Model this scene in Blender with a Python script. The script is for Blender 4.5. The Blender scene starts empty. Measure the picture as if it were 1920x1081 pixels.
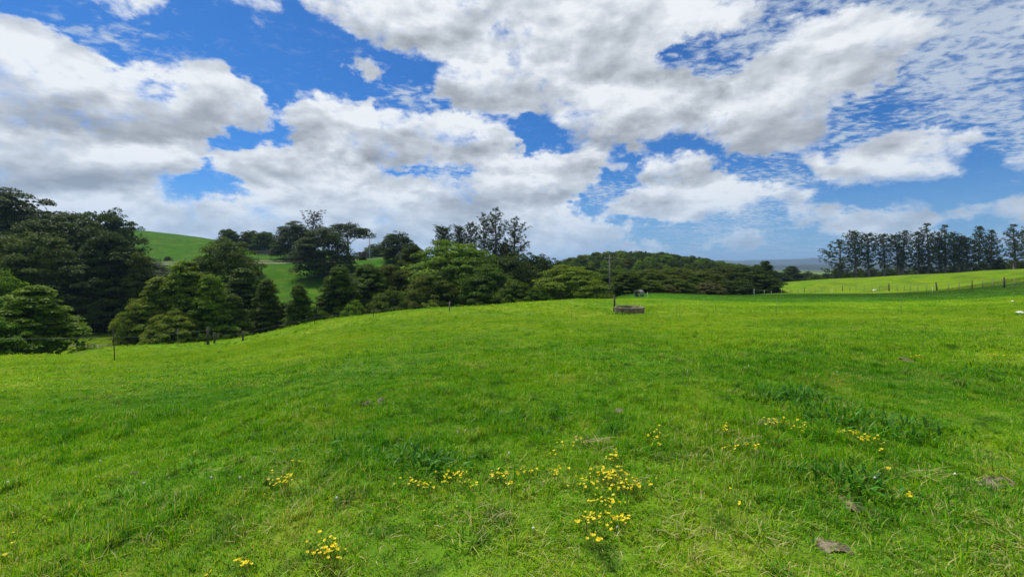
import bpy, math, random
import numpy as np
from mathutils import Vector

R = math.radians
scene = bpy.context.scene
COL = scene.collection

# ------------------------------------------------------------------ camera
EYE = 1.6
FPX = 805.0          # focal length in photo pixels (1920 wide)
HOR = 497.0          # horizon row
cam_d = bpy.data.cameras.new('camera')
cam = bpy.data.objects.new('camera', cam_d)
COL.objects.link(cam)
cam.location = (0, 0, EYE)
cam.rotation_euler = (R(90), 0, 0)
cam_d.sensor_width = 36.0
cam_d.lens = 36.0 * FPX / 1920.0
cam_d.shift_y = -(540.5 - HOR) / 1920.0
cam_d.clip_start = 0.05
cam_d.clip_end = 60000
scene.camera = cam

# ------------------------------------------------------------------ sun, exposure
SUN_EL, SUN_AZ = 58.0, -52.0      # azimuth from +Y, negative = to the left
SUN_STRENGTH = 4.6
SKY_STRENGTH = 0.10
scene.view_settings.view_transform = 'Standard'
scene.view_settings.look = 'None'
scene.view_settings.exposure = 0.15
scene.view_settings.gamma = 1.0
scene.view_settings.use_curve_mapping = False
scene.render.film_transparent = False
scene.cycles.use_denoising = True
scene.cycles.denoiser = 'OPENIMAGEDENOISE'
scene.cycles.max_bounces = 6
scene.cycles.diffuse_bounces = 3
scene.cycles.glossy_bounces = 2
scene.cycles.transmission_bounces = 4
scene.cycles.volume_bounces = 0
scene.cycles.transparent_max_bounces = 4
scene.cycles.caustics_reflective = False
scene.cycles.caustics_refractive = False
scene.cycles.sample_clamp_indirect = 4.0

sd = bpy.data.lights.new('sun', 'SUN')
sd.energy = SUN_STRENGTH
sd.angle = R(0.5)
sd.color = (1.0, 0.95, 0.87)
sun = bpy.data.objects.new('sun', sd)
COL.objects.link(sun)
sdir = Vector((math.cos(R(SUN_EL)) * math.sin(R(SUN_AZ)), math.cos(R(SUN_EL)) * math.cos(R(SUN_AZ)), math.sin(R(SUN_EL))))
sun.rotation_euler = sdir.to_track_quat('Z', 'Y').to_euler()

# ------------------------------------------------------------------ node helper
class NT:
    def __init__(s, tree):
        s.t = tree; s.n = tree.nodes; s.l = tree.links
    def put(s, sock, v):
        if v is None: return
        if isinstance(v, bpy.types.NodeSocket): s.l.new(v, sock)
        else:
            if isinstance(v, (tuple, list)) and len(v) == 3 and sock.type == 'RGBA': v = (*v, 1)
            sock.default_value = v
    def math(s, op, a, b=None, c=None, clamp=False):
        n = s.n.new('ShaderNodeMath'); n.operation = op; n.use_clamp = clamp
        s.put(n.inputs[0], a); s.put(n.inputs[1], b); s.put(n.inputs[2], c)
        return n.outputs[0]
    def vmath(s, op, a, b=None, c=None, scale=None):
        n = s.n.new('ShaderNodeVectorMath'); n.operation = op
        s.put(n.inputs[0], a); s.put(n.inputs[1], b)
        if c is not None: s.put(n.inputs[2], c)
        if scale is not None: s.put(n.inputs['Scale'], scale)
        return n.outputs['Value'] if op in ('LENGTH', 'DOT_PRODUCT') else n.outputs[0]
    def noise(s, vec, scale, detail=4, rough=0.5, dist=0.0, lac=2.0):
        n = s.n.new('ShaderNodeTexNoise'); s.put(n.inputs['Vector'], vec)
        n.inputs['Scale'].default_value = scale; n.inputs['Detail'].default_value = detail
        n.inputs['Roughness'].default_value = rough; n.inputs['Distortion'].default_value = dist
        n.inputs['Lacunarity'].default_value = lac
        return n.outputs[0], n.outputs[1]
    def mix(s, f, a, b, kind='RGBA', blend='MIX'):
        n = s.n.new('ShaderNodeMix'); n.data_type = kind
        if kind == 'RGBA':
            n.blend_type = blend
            s.put(n.inputs[0], f); s.put(n.inputs[6], a); s.put(n.inputs[7], b)
            return n.outputs[2]
        s.put(n.inputs[0], f); s.put(n.inputs[2], a); s.put(n.inputs[3], b)
        return n.outputs[0]
    def mapr(s, v, a, b, c=0.0, d=1.0, smooth=True):
        n = s.n.new('ShaderNodeMapRange'); n.interpolation_type = 'SMOOTHSTEP' if smooth else 'LINEAR'
        n.clamp = True if not smooth else n.clamp
        s.put(n.inputs[0], v); s.put(n.inputs[1], a); s.put(n.inputs[2], b); s.put(n.inputs[3], c); s.put(n.inputs[4], d)
        return n.outputs[0]
    def comb(s, x, y, z):
        n = s.n.new('ShaderNodeCombineXYZ'); s.put(n.inputs[0], x); s.put(n.inputs[1], y); s.put(n.inputs[2], z)
        return n.outputs[0]
    def sep(s, v):
        n = s.n.new('ShaderNodeSeparateXYZ'); s.put(n.inputs[0], v)
        return n.outputs[0], n.outputs[1], n.outputs[2]
    def attr(s, name):
        n = s.n.new('ShaderNodeAttribute'); n.attribute_name = name; n.attribute_type = 'GEOMETRY'
        return n.outputs['Fac']

# ------------------------------------------------------------------ sky
# Layout of the clouds by sky direction: u = x/y and v = z/y of the view direction, written in
# hundredths; closed outlines give cumulus cover, ellipses give grey bases, then broken up by noise.
GW, GH = 480, 132           # raster of the part of the sky that is laid out by hand (4 units a cell)
gx, gy = np.meshgrid((np.arange(GW) + .5) * 4, (np.arange(GH) + .5) * 4 - 24)

def inpoly(poly):
    inside = np.zeros(gx.shape, bool)
    n = len(poly); j = n - 1
    for i in range(n):
        xi, yi = poly[i]; xj, yj = poly[j]
        c = (yi > gy) != (yj > gy)
        with np.errstate(divide='ignore', invalid='ignore'):
            xx = (xj - xi) * (gy - yi) / ((yj - yi) if yj != yi else 1e-9) + xi
        inside ^= c & (gx < xx)
        j = i
    return inside

def blur(a, s):
    r = int(s * 3) + 1
    k = np.exp(-0.5 * (np.arange(-r, r + 1) / s) ** 2); k /= k.sum()
    p = np.pad(a, ((r, r), (r, r)), mode='edge')
    p = sum(k[i] * p[i:i + a.shape[0], :] for i in range(2 * r + 1))
    return sum(k[i] * p[:, i:i + a.shape[1]] for i in range(2 * r + 1))

def ell(cx, cy, rx, ry):
    return np.exp(-0.5 * (((gx - cx) / rx) ** 2 + ((gy - cy) / ry) ** 2))

CLOUDS = [
 [(-20,35),(60,48),(120,65),(180,95),(215,128),(240,112),(300,118),(350,130),(405,114),(440,128),(480,160),(512,200),(526,228),(500,238),(465,252),(380,264),(340,268),(200,268),(100,255),(-20,240)],
 [(-20,240),(200,258),(340,262),(380,270),(397,288),(380,312),(335,332),(250,348),(100,352),(-20,352)],
 [(-20,352),(300,345),(330,358),(420,366),(480,362),(560,340),(700,335),(900,335),(1090,345),(1092,380),(1060,400),(1110,420),(1180,440),(1230,470),(1250,520),(-20,520)],
 [(522,200),(560,190),(602,180),(640,205),(720,203),(770,215),(850,205),(900,225),(960,235),(992,265),(960,276),(1000,282),(1090,270),(1140,274),(1162,295),(1130,330),(1080,345),(960,335),(860,312),(740,305),(640,300),(540,268)],
 [(390,300),(440,282),(500,280),(600,278),(700,300),(720,320),(700,345),(600,360),(500,352),(440,330)],
 [(535,-30),(555,15),(610,40),(660,70),(700,90),(760,98),(800,95),(835,120),(800,150),(830,190),(900,205),(960,215),(1030,240),(1130,270),(1200,265),(1250,238),(1300,262),(1350,238),(1342,275),(1400,292),(1500,288),(1555,255),(1552,190),(1600,175),(1660,160),(1740,105),(1800,60),(1720,15),(1600,10),(1500,30),(1430,95),(1345,150),(1300,150),(1245,118),(1240,98),(1330,62),(1400,40),(1470,-30)],
 [(648,105),(670,98),(720,108),(740,130),(715,148),(670,140)],
 [(130,-30),(240,40),(290,22),(350,18),(420,8),(520,28),(530,-30)],
 [(1190,296),(1222,280),(1300,275),(1345,300),(1340,336),(1270,352),(1200,346)],
 [(1142,385),(1200,356),(1290,345),(1370,335),(1400,345),(1500,340),(1516,364),(1480,386),(1400,396),(1330,410),(1200,422),(1150,402)],
 [(1500,300),(1560,287),(1605,283),(1700,290),(1812,300),(1800,338),(1700,352),(1620,346),(1530,330)],
 [(1600,258),(1680,240),(1830,232),(1850,262),(1800,282),(1640,284)],
 [(1450,402),(1500,384),(1640,395),(1645,420),(1560,442),(1460,432)],
 [(1775,378),(1830,366),(1960,364),(1960,425),(1780,412)],
 [(1868,288),(1960,272),(1960,322),(1890,312)],
 [(1085,458),(1180,436),(1262,450),(1252,482),(1100,484)],
 [(1300,448),(1385,428),(1445,440),(1422,468),(1310,468)],
 [(1560,448),(1640,428),(1765,424),(1805,450),(1700,472),(1570,470)],
 [(1640,398),(1700,378),(1775,385),(1762,420),(1660,424)],
 [(1830,440),(1960,430),(1960,470),(1850,470)],
]
HOLES = [
 [(325,330),(380,322),(490,352),(482,362),(400,366),(340,350)],
 [(378,266),(440,252),(520,248),(532,278),(470,282),(400,290)],
 [(270,150),(300,168),(335,192),(320,178),(300,155)],
 [(1150,420),(1260,430),(1300,470),(1240,465)],
]
D = np.zeros(gx.shape)
for p in CLOUDS: D[inpoly(p)] = 1.0
D[inpoly(CLOUDS[7])] = 0.62; D[inpoly(CLOUDS[11])] = 0.9
for p in CLOUDS[15:]: D[inpoly(p)] = 0.78
for p in HOLES: D[inpoly(p)] = 0.0
D -= 0.55 * ell(300, 168, 26, 14) + 0.35 * ell(330, 180, 20, 10)
D = np.clip(D, 0, 1)
# thin broken cover (altocumulus)
B = np.zeros(gx.shape)
B[inpoly([(1380,40),(1500,-30),(1960,-30),(1960,330),(1800,230),(1560,290),(1540,200),(1300,160),(1230,110)])] = 0.60
B -= 0.35 * ell(1650, 205, 70, 35) + 0.30 * ell(1320, 110, 70, 32)
B[inpoly([(700,150),(860,160),(900,215),(720,205)])] = 0.42
B[inpoly([(1090,340),(1500,290),(1560,400),(1400,440),(1240,420),(1100,400)])] = 0.40
B += 0.5 * ell(820, 330, 90, 20) + 0.45 * ell(200, 60, 110, 40) + 0.42 * ell(380, 175, 80, 40) + .3 * ell(660, 40, 60, 20)
B += 0.38 * np.clip((gy - 390) / 70, 0, 1) * (gx > 1050)
B = np.maximum(B, 0.12)
# shade of the cumulus: bright tops, grey bases
def shifty(a, k):
    return np.roll(np.pad(a, ((40, 40), (0, 0)), mode='edge'), k, 0)[40:-40]
Db = blur(D, 2.0)
above = sum(shifty(Db, k) for k in (3, 6, 9, 12, 15)) / 5
below = sum(shifty(Db, -k) for k in (2, 5, 8, 11)) / 4
G = 0.86 - 0.18 * above * (1.0 - 0.55 * below)
PUFFS = CLOUDS[15:] + [   # single clouds in the banks, far ones (low) first: each white on top and grey at its base
 [(0,400),(100,375),(220,380),(280,400),(240,430),(0,440)],
 [(250,400),(340,375),(420,372),(500,385),(540,405),(480,425),(330,430)],
 [(540,405),(640,395),(760,400),(830,415),(820,440),(680,446),(560,436)],
 [(940,395),(1010,385),(1060,395),(1110,415),(1180,432),(1200,450),(1100,458),(980,445),(930,420)],
 CLOUDS[13], CLOUDS[12],
 [(1150,398),(1220,385),(1330,392),(1400,398),(1330,412),(1200,424),(1150,404)],
 [(480,372),(560,352),(640,350),(700,362),(740,385),(700,400),(560,405),(480,395)],
 [(700,372),(760,350),(830,345),(900,352),(940,372),(900,392),(780,396)],
 [(880,345),(960,335),(1080,345),(1092,372),(1040,388),(940,385),(880,370)],
 CLOUDS[9], CLOUDS[8], CLOUDS[10], CLOUDS[1], CLOUDS[4],
 [(920,310),(960,290),(1010,280),(1090,270),(1140,274),(1162,295),(1130,330),(1080,345),(960,335)],
 [(640,215),(720,203),(770,215),(850,205),(900,225),(960,235),(992,265),(960,290),(900,300),(760,300),(660,280)],
 [(522,200),(560,190),(602,180),(640,205),(700,215),(690,260),(640,290),(540,268)],
 CLOUDS[11], CLOUDS[14], CLOUDS[0],
 [(340,165),(405,114),(440,128),(480,160),(512,200),(526,228),(500,238),(440,245),(360,230)],
 CLOUDS[5],
 [(800,150),(860,110),(960,100),(1050,110),(1130,150),(1180,190),(1190,255),(1130,268),(1030,238),(900,205),(830,190)],
 [(1050,190),(1100,160),(1180,145),(1240,155),(1300,160),(1340,200),(1250,238),(1200,265),(1130,268),(1060,240)],
 [(1300,262),(1340,200),(1400,130),(1440,85),(1500,45),(1560,60),(1600,110),(1550,190),(1555,255),(1500,288),(1400,292),(1342,275),(1350,238)],
 [(560,10),(640,-20),(760,-20),(820,40),(800,95),(700,90),(610,40)],
]
for p in PUFFS:
    m = inpoly(p)
    col = m.any(0)
    top = np.where(col, np.argmax(m, 0), 0); cnt = np.maximum(m.sum(0), 1)
    k = np.exp(-0.5 * (np.arange(-9, 10) / 4.0) ** 2); k /= k.sum()
    th_ = np.convolve(np.pad(cnt.astype(float), 9, mode='edge'), k, 'valid')
    tt_ = np.clip((np.arange(GH)[:, None] - top[None, :]) / np.maximum(th_, 5)[None, :], 0, 1)
    g_ = 1.10 - 0.80 * tt_ ** 1.1
    G[m] = g_[m]
G -= 0.5 * (0.30 * ell(160, 205, 170, 38) + 0.30 * ell(60, 230, 160, 30) + 0.25 * ell(120, 325, 180, 20) + 0.18 * ell(900, 60, 160, 30) + 0.22 * ell(1110, 100, 160, 45))
G -= 0.5 * (0.25 * ell(1480, 140, 60, 60) + 0.2 * ell(1430, 260, 90, 18) + .2 * ell(1700, 90, 120, 50))
G += 0.12 * ell(70, 90, 120, 25) + 0.12 * ell(700, 60, 110, 25) + .1 * ell(1540, 60, 40, 30)
Db = blur(D, 2.2); Gb = np.clip(blur(G, 1.6), 0, 1); Bb = np.clip(blur(B, 4.0), 0, 1)

NR, NC = 27, 31                     # rows x (2 * NC - 1) columns, held in colour ramps
UMAX, V0, V1 = 1.2, -0.004, 0.64
us = np.linspace(-UMAX, UMAX, 2 * NC - 1)
vs = np.linspace(V0, V1, NR)
def samp(a, u, v):
    x = (960 + FPX * u) / 4 - .5; y = (HOR - FPX * v + 24) / 4 - .5
    x = np.clip(x, 0, GW - 1.001); y = np.clip(y, 0, GH - 1.001)
    i, j = int(y), int(x); fy, fx = y - i, x - j
    return (a[i, j] * (1 - fx) + a[i, j + 1] * fx) * (1 - fy) + (a[i + 1, j] * (1 - fx) + a[i + 1, j + 1] * fx) * fy

def build_world():
    w = bpy.data.worlds.new('World'); w.use_nodes = True
    w.cycles.sampling_method = 'MANUAL'; w.cycles.sample_map_resolution = 512
    t = NT(w.node_tree); t.n.clear()
    out = t.n.new('ShaderNodeOutputWorld'); bg = t.n.new('ShaderNodeBackground')
    tc = t.n.new('ShaderNodeTexCoord')
    d = tc.outputs['Generated']
    x, y, z = t.sep(d)
    zc = t.math('MAXIMUM', z, 0.0)
    # warp of the lookup so that outlines are lumpy
    stretch = t.comb(x, y, t.math('MULTIPLY', z, 1.7))
    _, wc = t.noise(stretch, 7.0, 5, 0.6)
    wv = t.vmath('SUBTRACT', wc, (0.5, 0.5, 0.5))
    _, wc2 = t.noise(stretch, 26.0, 3, 0.6)
    wv2 = t.vmath('SUBTRACT', wc2, (0.5, 0.5, 0.5))
    wsum = t.vmath('ADD', t.vmath('SCALE', wv, scale=0.11), t.vmath('SCALE', wv2, scale=0.075))
    wx, wy, wz = t.sep(wsum)
    ys = t.math('MAXIMUM', y, 0.05)
    u = t.math('ADD', t.math('DIVIDE', x, ys), wx)
    v = t.math('ADD', t.math('DIVIDE', zc, ys), t.math('MULTIPLY', wy, 0.8))
    fa = t.math('DIVIDE', t.math('ADD', u, UMAX), UMAX, clamp=True)
    fb = t.math('DIVIDE', u, UMAX, clamp=True)
    side = t.math('GREATER_THAN', u, 0.0)
    dv = vs[1] - vs[0]
    acc = None
    vcl = t.math('MINIMUM', t.math('MAXIMUM', v, float(vs[0])), float(vs[-1]))
    for r in range(NR):
        g = bpy.data.node_groups.new('cloud_row', 'ShaderNodeTree')     # one row of the layout: two ramps side by side
        for nm, ty in (('a', 'NodeSocketFloat'), ('b', 'NodeSocketFloat'), ('s', 'NodeSocketFloat')):
            g.interface.new_socket(nm, in_out='INPUT', socket_type=ty)
        g.interface.new_socket('c', in_out='OUTPUT', socket_type='NodeSocketColor')
        gi = g.nodes.new('NodeGroupInput'); go = g.nodes.new('NodeGroupOutput'); gt = NT(g)
        cols = []
        for half in range(2):
            n = g.nodes.new('ShaderNodeValToRGB'); cr = n.color_ramp; cr.interpolation = 'LINEAR'
            ux = us[:NC] if half == 0 else us[NC - 1:]
            while len(cr.elements) < NC: cr.elements.new(0.5)
            for k in range(NC): cr.elements[k].position = k / (NC - 1)
            for k in range(NC):
                cr.elements[k].color = (samp(Db, ux[k], vs[r]), samp(Gb, ux[k], vs[r]), samp(Bb, ux[k], vs[r]), 1)
            g.links.new(gi.outputs[half], n.inputs[0])
            cols.append(n.outputs[0])
        g.links.new(gt.mix(gi.outputs[2], cols[0], cols[1]), go.inputs[0])
        gn = t.n.new('ShaderNodeGroup'); gn.node_tree = g
        t.l.new(fa, gn.inputs[0]); t.l.new(fb, gn.inputs[1]); t.l.new(side, gn.inputs[2])
        c = gn.outputs[0]
        wgt = t.math('SUBTRACT', 1.0, t.math('DIVIDE', t.math('ABSOLUTE', t.math('SUBTRACT', vcl, float(vs[r]))), float(dv)), clamp=True)
        acc = t.vmath('SCALE', c, scale=wgt) if acc is None else t.vmath('MULTIPLY_ADD', c, t.comb(wgt, wgt, wgt), acc)
    aD, aG, aB = t.sep(acc)
    # the rest of the sky, outside the laid-out part: the same kind of broken cumulus
    pl = t.vmath('DIVIDE', t.comb(x, y, 0.0), t.comb(t.math('ADD', zc, 0.18), t.math('ADD', zc, 0.18), 1.0))
    oN, _ = t.noise(pl, 1.3, 3, 0.5)
    oD = t.mapr(oN, 0.38, 0.62)
    oN2, _ = t.noise(pl, 2.3, 2, 0.5)
    ins = t.math('MULTIPLY', t.mapr(t.math('ABSOLUTE', u), 1.34, 1.12), t.mapr(v, 0.70, 0.60))
    ins = t.math('MULTIPLY', ins, t.math('GREATER_THAN', y, 0.12))
    D_ = t.mix(ins, oD, aD, 'FLOAT'); G_ = t.mix(ins, t.mapr(oN2, .3, .7, .35, .9), aG, 'FLOAT'); B_ = t.mix(ins, 0.35, aB, 'FLOAT')
    # billows
    N1, _ = t.noise(stretch, 8.0, 10, 0.60, 0.25)
    low = t.comb(x, y, t.math('MULTIPLY', zc, 2.0))
    L1, _ = t.noise(low, 5.5, 6, 0.52, 0.1)
    L2, _ = t.noise(t.vmath('ADD', low, (-0.015, 0.0, 0.045)), 5.5, 6, 0.52, 0.1)
    N3, _ = t.noise(stretch, 3.2, 4, 0.5)
    F1, _ = t.noise(stretch, 34.0, 7, 0.62, 0.3)
    dens = t.math('ADD', D_, t.math('MULTIPLY', t.math('SUBTRACT', N1, 0.5), 1.9))
    dens = t.math('ADD', dens, t.math('MULTIPLY', t.math('SUBTRACT', F1, 0.5), 0.9))
    soft = t.mapr(L1, 0.35, 0.65, 0.40, 0.85)
    mask = t.mapr(dens, 0.27, t.math('ADD', 0.27, soft))
    # altocumulus ripple, on the plane of the cloud layer
    plr = t.vmath('DIVIDE', t.comb(x, t.math('MULTIPLY', y, 1.25), 0.0), t.comb(t.math('ADD', zc, 0.10), t.math('ADD', zc, 0.10), 1.0))
    A1, _ = t.noise(plr, 17.0, 4, 0.6, 0.35)
    A2, _ = t.noise(plr, 3.2, 3, 0.5)
    thin = t.math('ADD', t.math('ADD', B_, t.math('MULTIPLY', t.math('SUBTRACT', A1, 0.5), 1.6)), t.math('MULTIPLY', t.math('SUBTRACT', A2, 0.5), 1.0))
    amask = t.math('MULTIPLY', t.mapr(thin, 0.18, 0.78), t.mapr(B_, 0.03, 0.35))
    amask = t.math('MULTIPLY', amask, 0.78)
    # shade: painted large relief plus the relief of the billows turned to the sun
    M1, _ = t.noise(stretch, 15.0, 5, 0.55, 0.2)
    M2, _ = t.noise(t.vmath('ADD', stretch, (-0.006, 0.0, 0.018)), 15.0, 5, 0.55, 0.2)
    rel = t.math('MULTIPLY', t.math('SUBTRACT', L1, L2), t.mapr(z, 0.05, 0.35, 2.6, 2.6))
    rel = t.math('ADD', rel, t.math('MULTIPLY', t.math('SUBTRACT', M1, M2), 0.55))
    shade = t.math('ADD', t.math('ADD', G_, rel), t.math('MULTIPLY', t.math('SUBTRACT', N3, 0.5), 0.5))
    shade = t.math('ADD', shade, t.math('MULTIPLY', t.math('SUBTRACT', N1, 0.5), 0.12))
    shade = t.math('ADD', shade, t.math('MULTIPLY', t.math('SUBTRACT', 1.0, mask), 0.30), clamp=True)
    ramp = t.n.new('ShaderNodeValToRGB'); cr = ramp.color_ramp
    cr.elements[0].position = 0.0; cr.elements[0].color = (0.26, 0.285, 0.32, 1)
    cr.elements[1].position = 1.0; cr.elements[1].color = (0.79, 0.82, 0.85, 1)
    e = cr.elements.new(0.35); e.color = (0.38, 0.41, 0.45, 1)
    e = cr.elements.new(0.7); e.color = (0.56, 0.60, 0.65, 1)
    t.l.new(shade, ramp.inputs[0])
    ccol = ramp.outputs[0]
    # sky
    sky = t.n.new('ShaderNodeTexSky'); sky.sky_type = 'NISHITA'; sky.sun_disc = False
    sky.sun_elevation = R(SUN_EL); sky.sun_rotation = R(SUN_AZ)
    sky.air_density = 1.0; sky.dust_density = 0.3; sky.ozone_density = 2.0
    skyc = t.vmath('MULTIPLY', sky.outputs[0], (0.145, 0.49, 0.93))
    skyc = t.vmath('SCALE', skyc, scale=SKY_STRENGTH)
    horc = t.mapr(z, 0.0, 0.22, 0.42, 0.0)
    c1 = t.mix(amask, skyc, (0.56, 0.63, 0.70))
    c2 = t.mix(mask, c1, ccol)
    c3 = t.mix(horc, c2, (0.33, 0.50, 0.70))
    fin = t.vmath('SCALE', c3, scale=1.0 / SKY_STRENGTH)
    t.l.new(fin, bg.inputs[0]); bg.inputs[1].default_value = SKY_STRENGTH
    t.l.new(bg.outputs[0], out.inputs[0])
    scene.world = w
build_world()

# ------------------------------------------------------------------ numpy noise and terrain
def _h(ix, iy, seed):
    n = (ix * 374761393 + iy * 668265263 + seed * 69069) & 0x7fffffff
    n = ((n ^ (n >> 13)) * 1274126177) & 0x7fffffff
    return ((n ^ (n >> 16)) & 0xffff) / 65535.0
def vnoise(x, y, seed=0):
    x = np.asarray(x, float); y = np.asarray(y, float)
    ix = np.floor(x).astype(np.int64); iy = np.floor(y).astype(np.int64)
    fx, fy = x - ix, y - iy
    fx = fx * fx * (3 - 2 * fx); fy = fy * fy * (3 - 2 * fy)
    a, b = _h(ix, iy, seed), _h(ix + 1, iy, seed)
    c, d = _h(ix, iy + 1, seed), _h(ix + 1, iy + 1, seed)
    return (a * (1 - fx) + b * fx) * (1 - fy) + (c * (1 - fx) + d * fx) * fy
def fbm(x, y, seed=0, o=4):
    s, a, f, tot = 0, .5, 1.0, 0
    for i in range(o):
        s = s + a * vnoise(x * f, y * f, seed + i * 17); tot += a; a *= .5; f *= 2.03
    return s / tot

CP = []      # (X, Y, z) survey points of the land
def cp(px, d, py=None, z=None):
    if z is None: z = EYE - (py - HOR) / FPX * d
    CP.append(((px - 960) / FPX * d, d, z))
for px, z2, z5 in ((-400, -.1, -.35), (0, -.08, -.28), (480, -.03, -.12), (960, 0, -.05), (1440, 0.0, -.02), (1920, 0, 0), (2300, 0, 0)):
    cp(px, 2, z=z2); cp(px, 4.5, z=z5)
for px, d, py in ((0, 8, 720), (0, 12, 689), (0, 17, 670), (215, 10, 706), (215, 21, 682 - 12), (215, 26, 652), (390, 8, 716), (390, 15, 676), (390, 24, 653), (390, 31, 643), (455, 32, 636.5),
                  (590, 8, 697), (590, 15, 651), (590, 25, 622), (590, 34, 606), (750, 18, 622), (750, 36, 590), (850, 37, 580),
                  (960, 10, 654), (960, 18, 609), (960, 30, 580), (960, 39, 570.5), (1060, 42, 564), (1180, 10, 650), (1180, 18, 608), (1180, 27, 587), (1180, 45, 560), (1180, 54, 555), (1180, 63, 552.5),
                  (1300, 30, 579), (1300, 50, 558), (1300, 64, 552), (1440, 10, 644), (1440, 30, 578), (1440, 50, 560), (1440, 72, 551), (1440, 88, 549.5),
                  (1473, 105, 549), (1529, 95, 548), (1667, 75, 544), (1778, 62, 543), (1883, 50, 539.5), (1960, 45, 537),
                  (1600, 45, 559), (1700, 30, 576), (1750, 45, 556), (1920, 10, 630), (1920, 20, 579), (1920, 34, 557),
                  (1480, 150, 526), (1570, 140, 521), (1700, 125, 517), (1800, 115, 512), (1920, 105, 505), (2050, 100, 498)):
    cp(px, d, py=py)
for px, d, z in ((-500, 12, -3.0), (-500, 30, -8), (-300, 20, -5.5), (0, 25, -4.6), (0, 38, -6.5), (215, 38, -6.2), (390, 45, -7.6), (590, 48, -7.6), (750, 50, -6.2), (850, 52, -5.6), (960, 56, -5.6), (1060, 62, -5.2),
                 (1180, 80, -5.0), (1300, 80, -4.8), (1180, 110, -9), (1300, 120, -9), (1400, 130, -9),
                 (1480, 190, -8), (1700, 170, -7), (1920, 150, -5), (2100, 150, -4),
                 (-200, 80, 2), (0, 80, -1.5), (0, 120, 6), (150, 52, -7.4), (150, 62, -7.6), (150, 100, 1), (300, 70, -7), (500, 70, -7),
                 (750, 85, -4.5), (850, 85, -5), (960, 90, -6), (1060, 100, -7)):
    cp(px, d, z=z)
for px, d, py in ((500, 85, 562), (600, 85, 556), (550, 120, 492), (608, 100, 527), (640, 105, 512), (700, 125, 486), (745, 118, 484), (700, 140, 481), (450, 115, 497), (300, 125, 492), (200, 125, 492),
                  (255, 190, 432), (120, 190, 418), (400, 190, 448), (500, 180, 466), (560, 170, 474), (650, 150, 479), (800, 140, 492), (300, 155, 460), (450, 150, 473),
                  (500, 250, 480), (255, 260, 455), (700, 220, 490)):
    cp(px, d, py=py)
for px, d, py in ((1090, 240, 493), (1130, 250, 487), (1180, 260, 484), (1240, 260, 486), (1290, 250, 492), (1335, 240, 500), (1380, 230, 508), (1050, 230, 500), (1180, 180, 512), (1280, 180, 512), (1180, 340, 496), (1000, 200, 515), (900, 200, 510)):
    cp(px, d, py=py)
CP = np.array(CP)
FAR_Z = -16.0
def _feat(X, Y):
    r = np.hypot(X, Y); az = np.arctan2(X, Y)
    return np.stack([az * 2.2, 1.15 * np.log(r + 2.0)], -1)
_pts = [(0, 0, 0.0)]
for a in range(0, 360, 30):
    _pts.append((0.7 * math.sin(R(a)), 0.7 * math.cos(R(a)), 0.0))
for a in (95, 130, 170, 190, 230, 265):
    for r, z in ((3, 0), (10, 0.0 if a < 180 else -.8), (60, 1.0 if a < 180 else -4)):
        _pts.append((r * math.sin(R(a)), r * math.cos(R(a)), z))
for a in range(-180, 180, 20):
    _pts.append((600 * math.sin(R(a)), 600 * math.cos(R(a)), FAR_Z))
    _pts.append((1000 * math.sin(R(a + 10)), 1000 * math.cos(R(a + 10)), FAR_Z))
CPA = np.vstack([CP, np.array(_pts)])
_F = _feat(CPA[:, 0], CPA[:, 1])
def _tps(r2):
    return 0.5 * r2 * np.log(r2 + 1e-9)
_d2 = ((_F[:, None, :] - _F[None]) ** 2).sum(-1)
_n = len(CPA)
_A = np.zeros((_n + 3, _n + 3)); _A[:_n, :_n] = _tps(_d2) + np.eye(_n) * 2e-4
_P = np.hstack([np.ones((_n, 1)), _F]); _A[:_n, _n:] = _P; _A[_n:, :_n] = _P.T
_w = np.linalg.solve(_A, np.concatenate([CPA[:, 2], np.zeros(3)]))
def height(X, Y, fine=True):
    X = np.atleast_1d(np.asarray(X, float)); Y = np.atleast_1d(np.asarray(Y, float))
    sh = X.shape; X = X.ravel(); Y = Y.ravel()
    z = np.zeros(len(X))
    for s in range(0, len(X), 40000):
        f = _feat(X[s:s + 40000], Y[s:s + 40000])
        d2 = ((f[:, None, :] - _F[None]) ** 2).sum(-1)
        z[s:s + 40000] = _tps(d2) @ _w[:_n] + _w[_n] + f @ _w[_n + 1:]
    r = np.hypot(X, Y)
    k = np.clip((r - 450) / 300, 0, 1); k = k * k * (3 - 2 * k)
    far = FAR_Z + 14 * (fbm(X / 420, Y / 420, 5, 3) - .5)
    z = z * (1 - k) + far * k
    z = z + np.clip((r - 60) / 100, 0, 1) * (1 - k) * 1.2 * (fbm(X / 22, Y / 22, 9, 3) - .5)
    if fine:
        near = np.clip(1.2 - r / 90, 0, 1)
        z = z + near * (0.13 * (fbm(X / 2.3, Y / 2.3, 3, 3) - .5) + 0.12 * (fbm(X * 1.9, Y * 1.9, 4, 3) - .5))
    return z.reshape(sh)
def hz(x, y): return float(height([x], [y])[0])
def ground_at(px, py, dmax=400):
    """point of the land seen at a photo position"""
    ds = np.geomspace(1.2, dmax, 1500)
    X = (px - 960) / FPX * ds; zr = EYE - (py - HOR) / FPX * ds
    h = height(X, ds)
    i = np.argmax(h > zr)
    if h[i] <= zr[i]: i = len(ds) - 1
    return float(X[i]), float(ds[i]), float(h[i])

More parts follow.
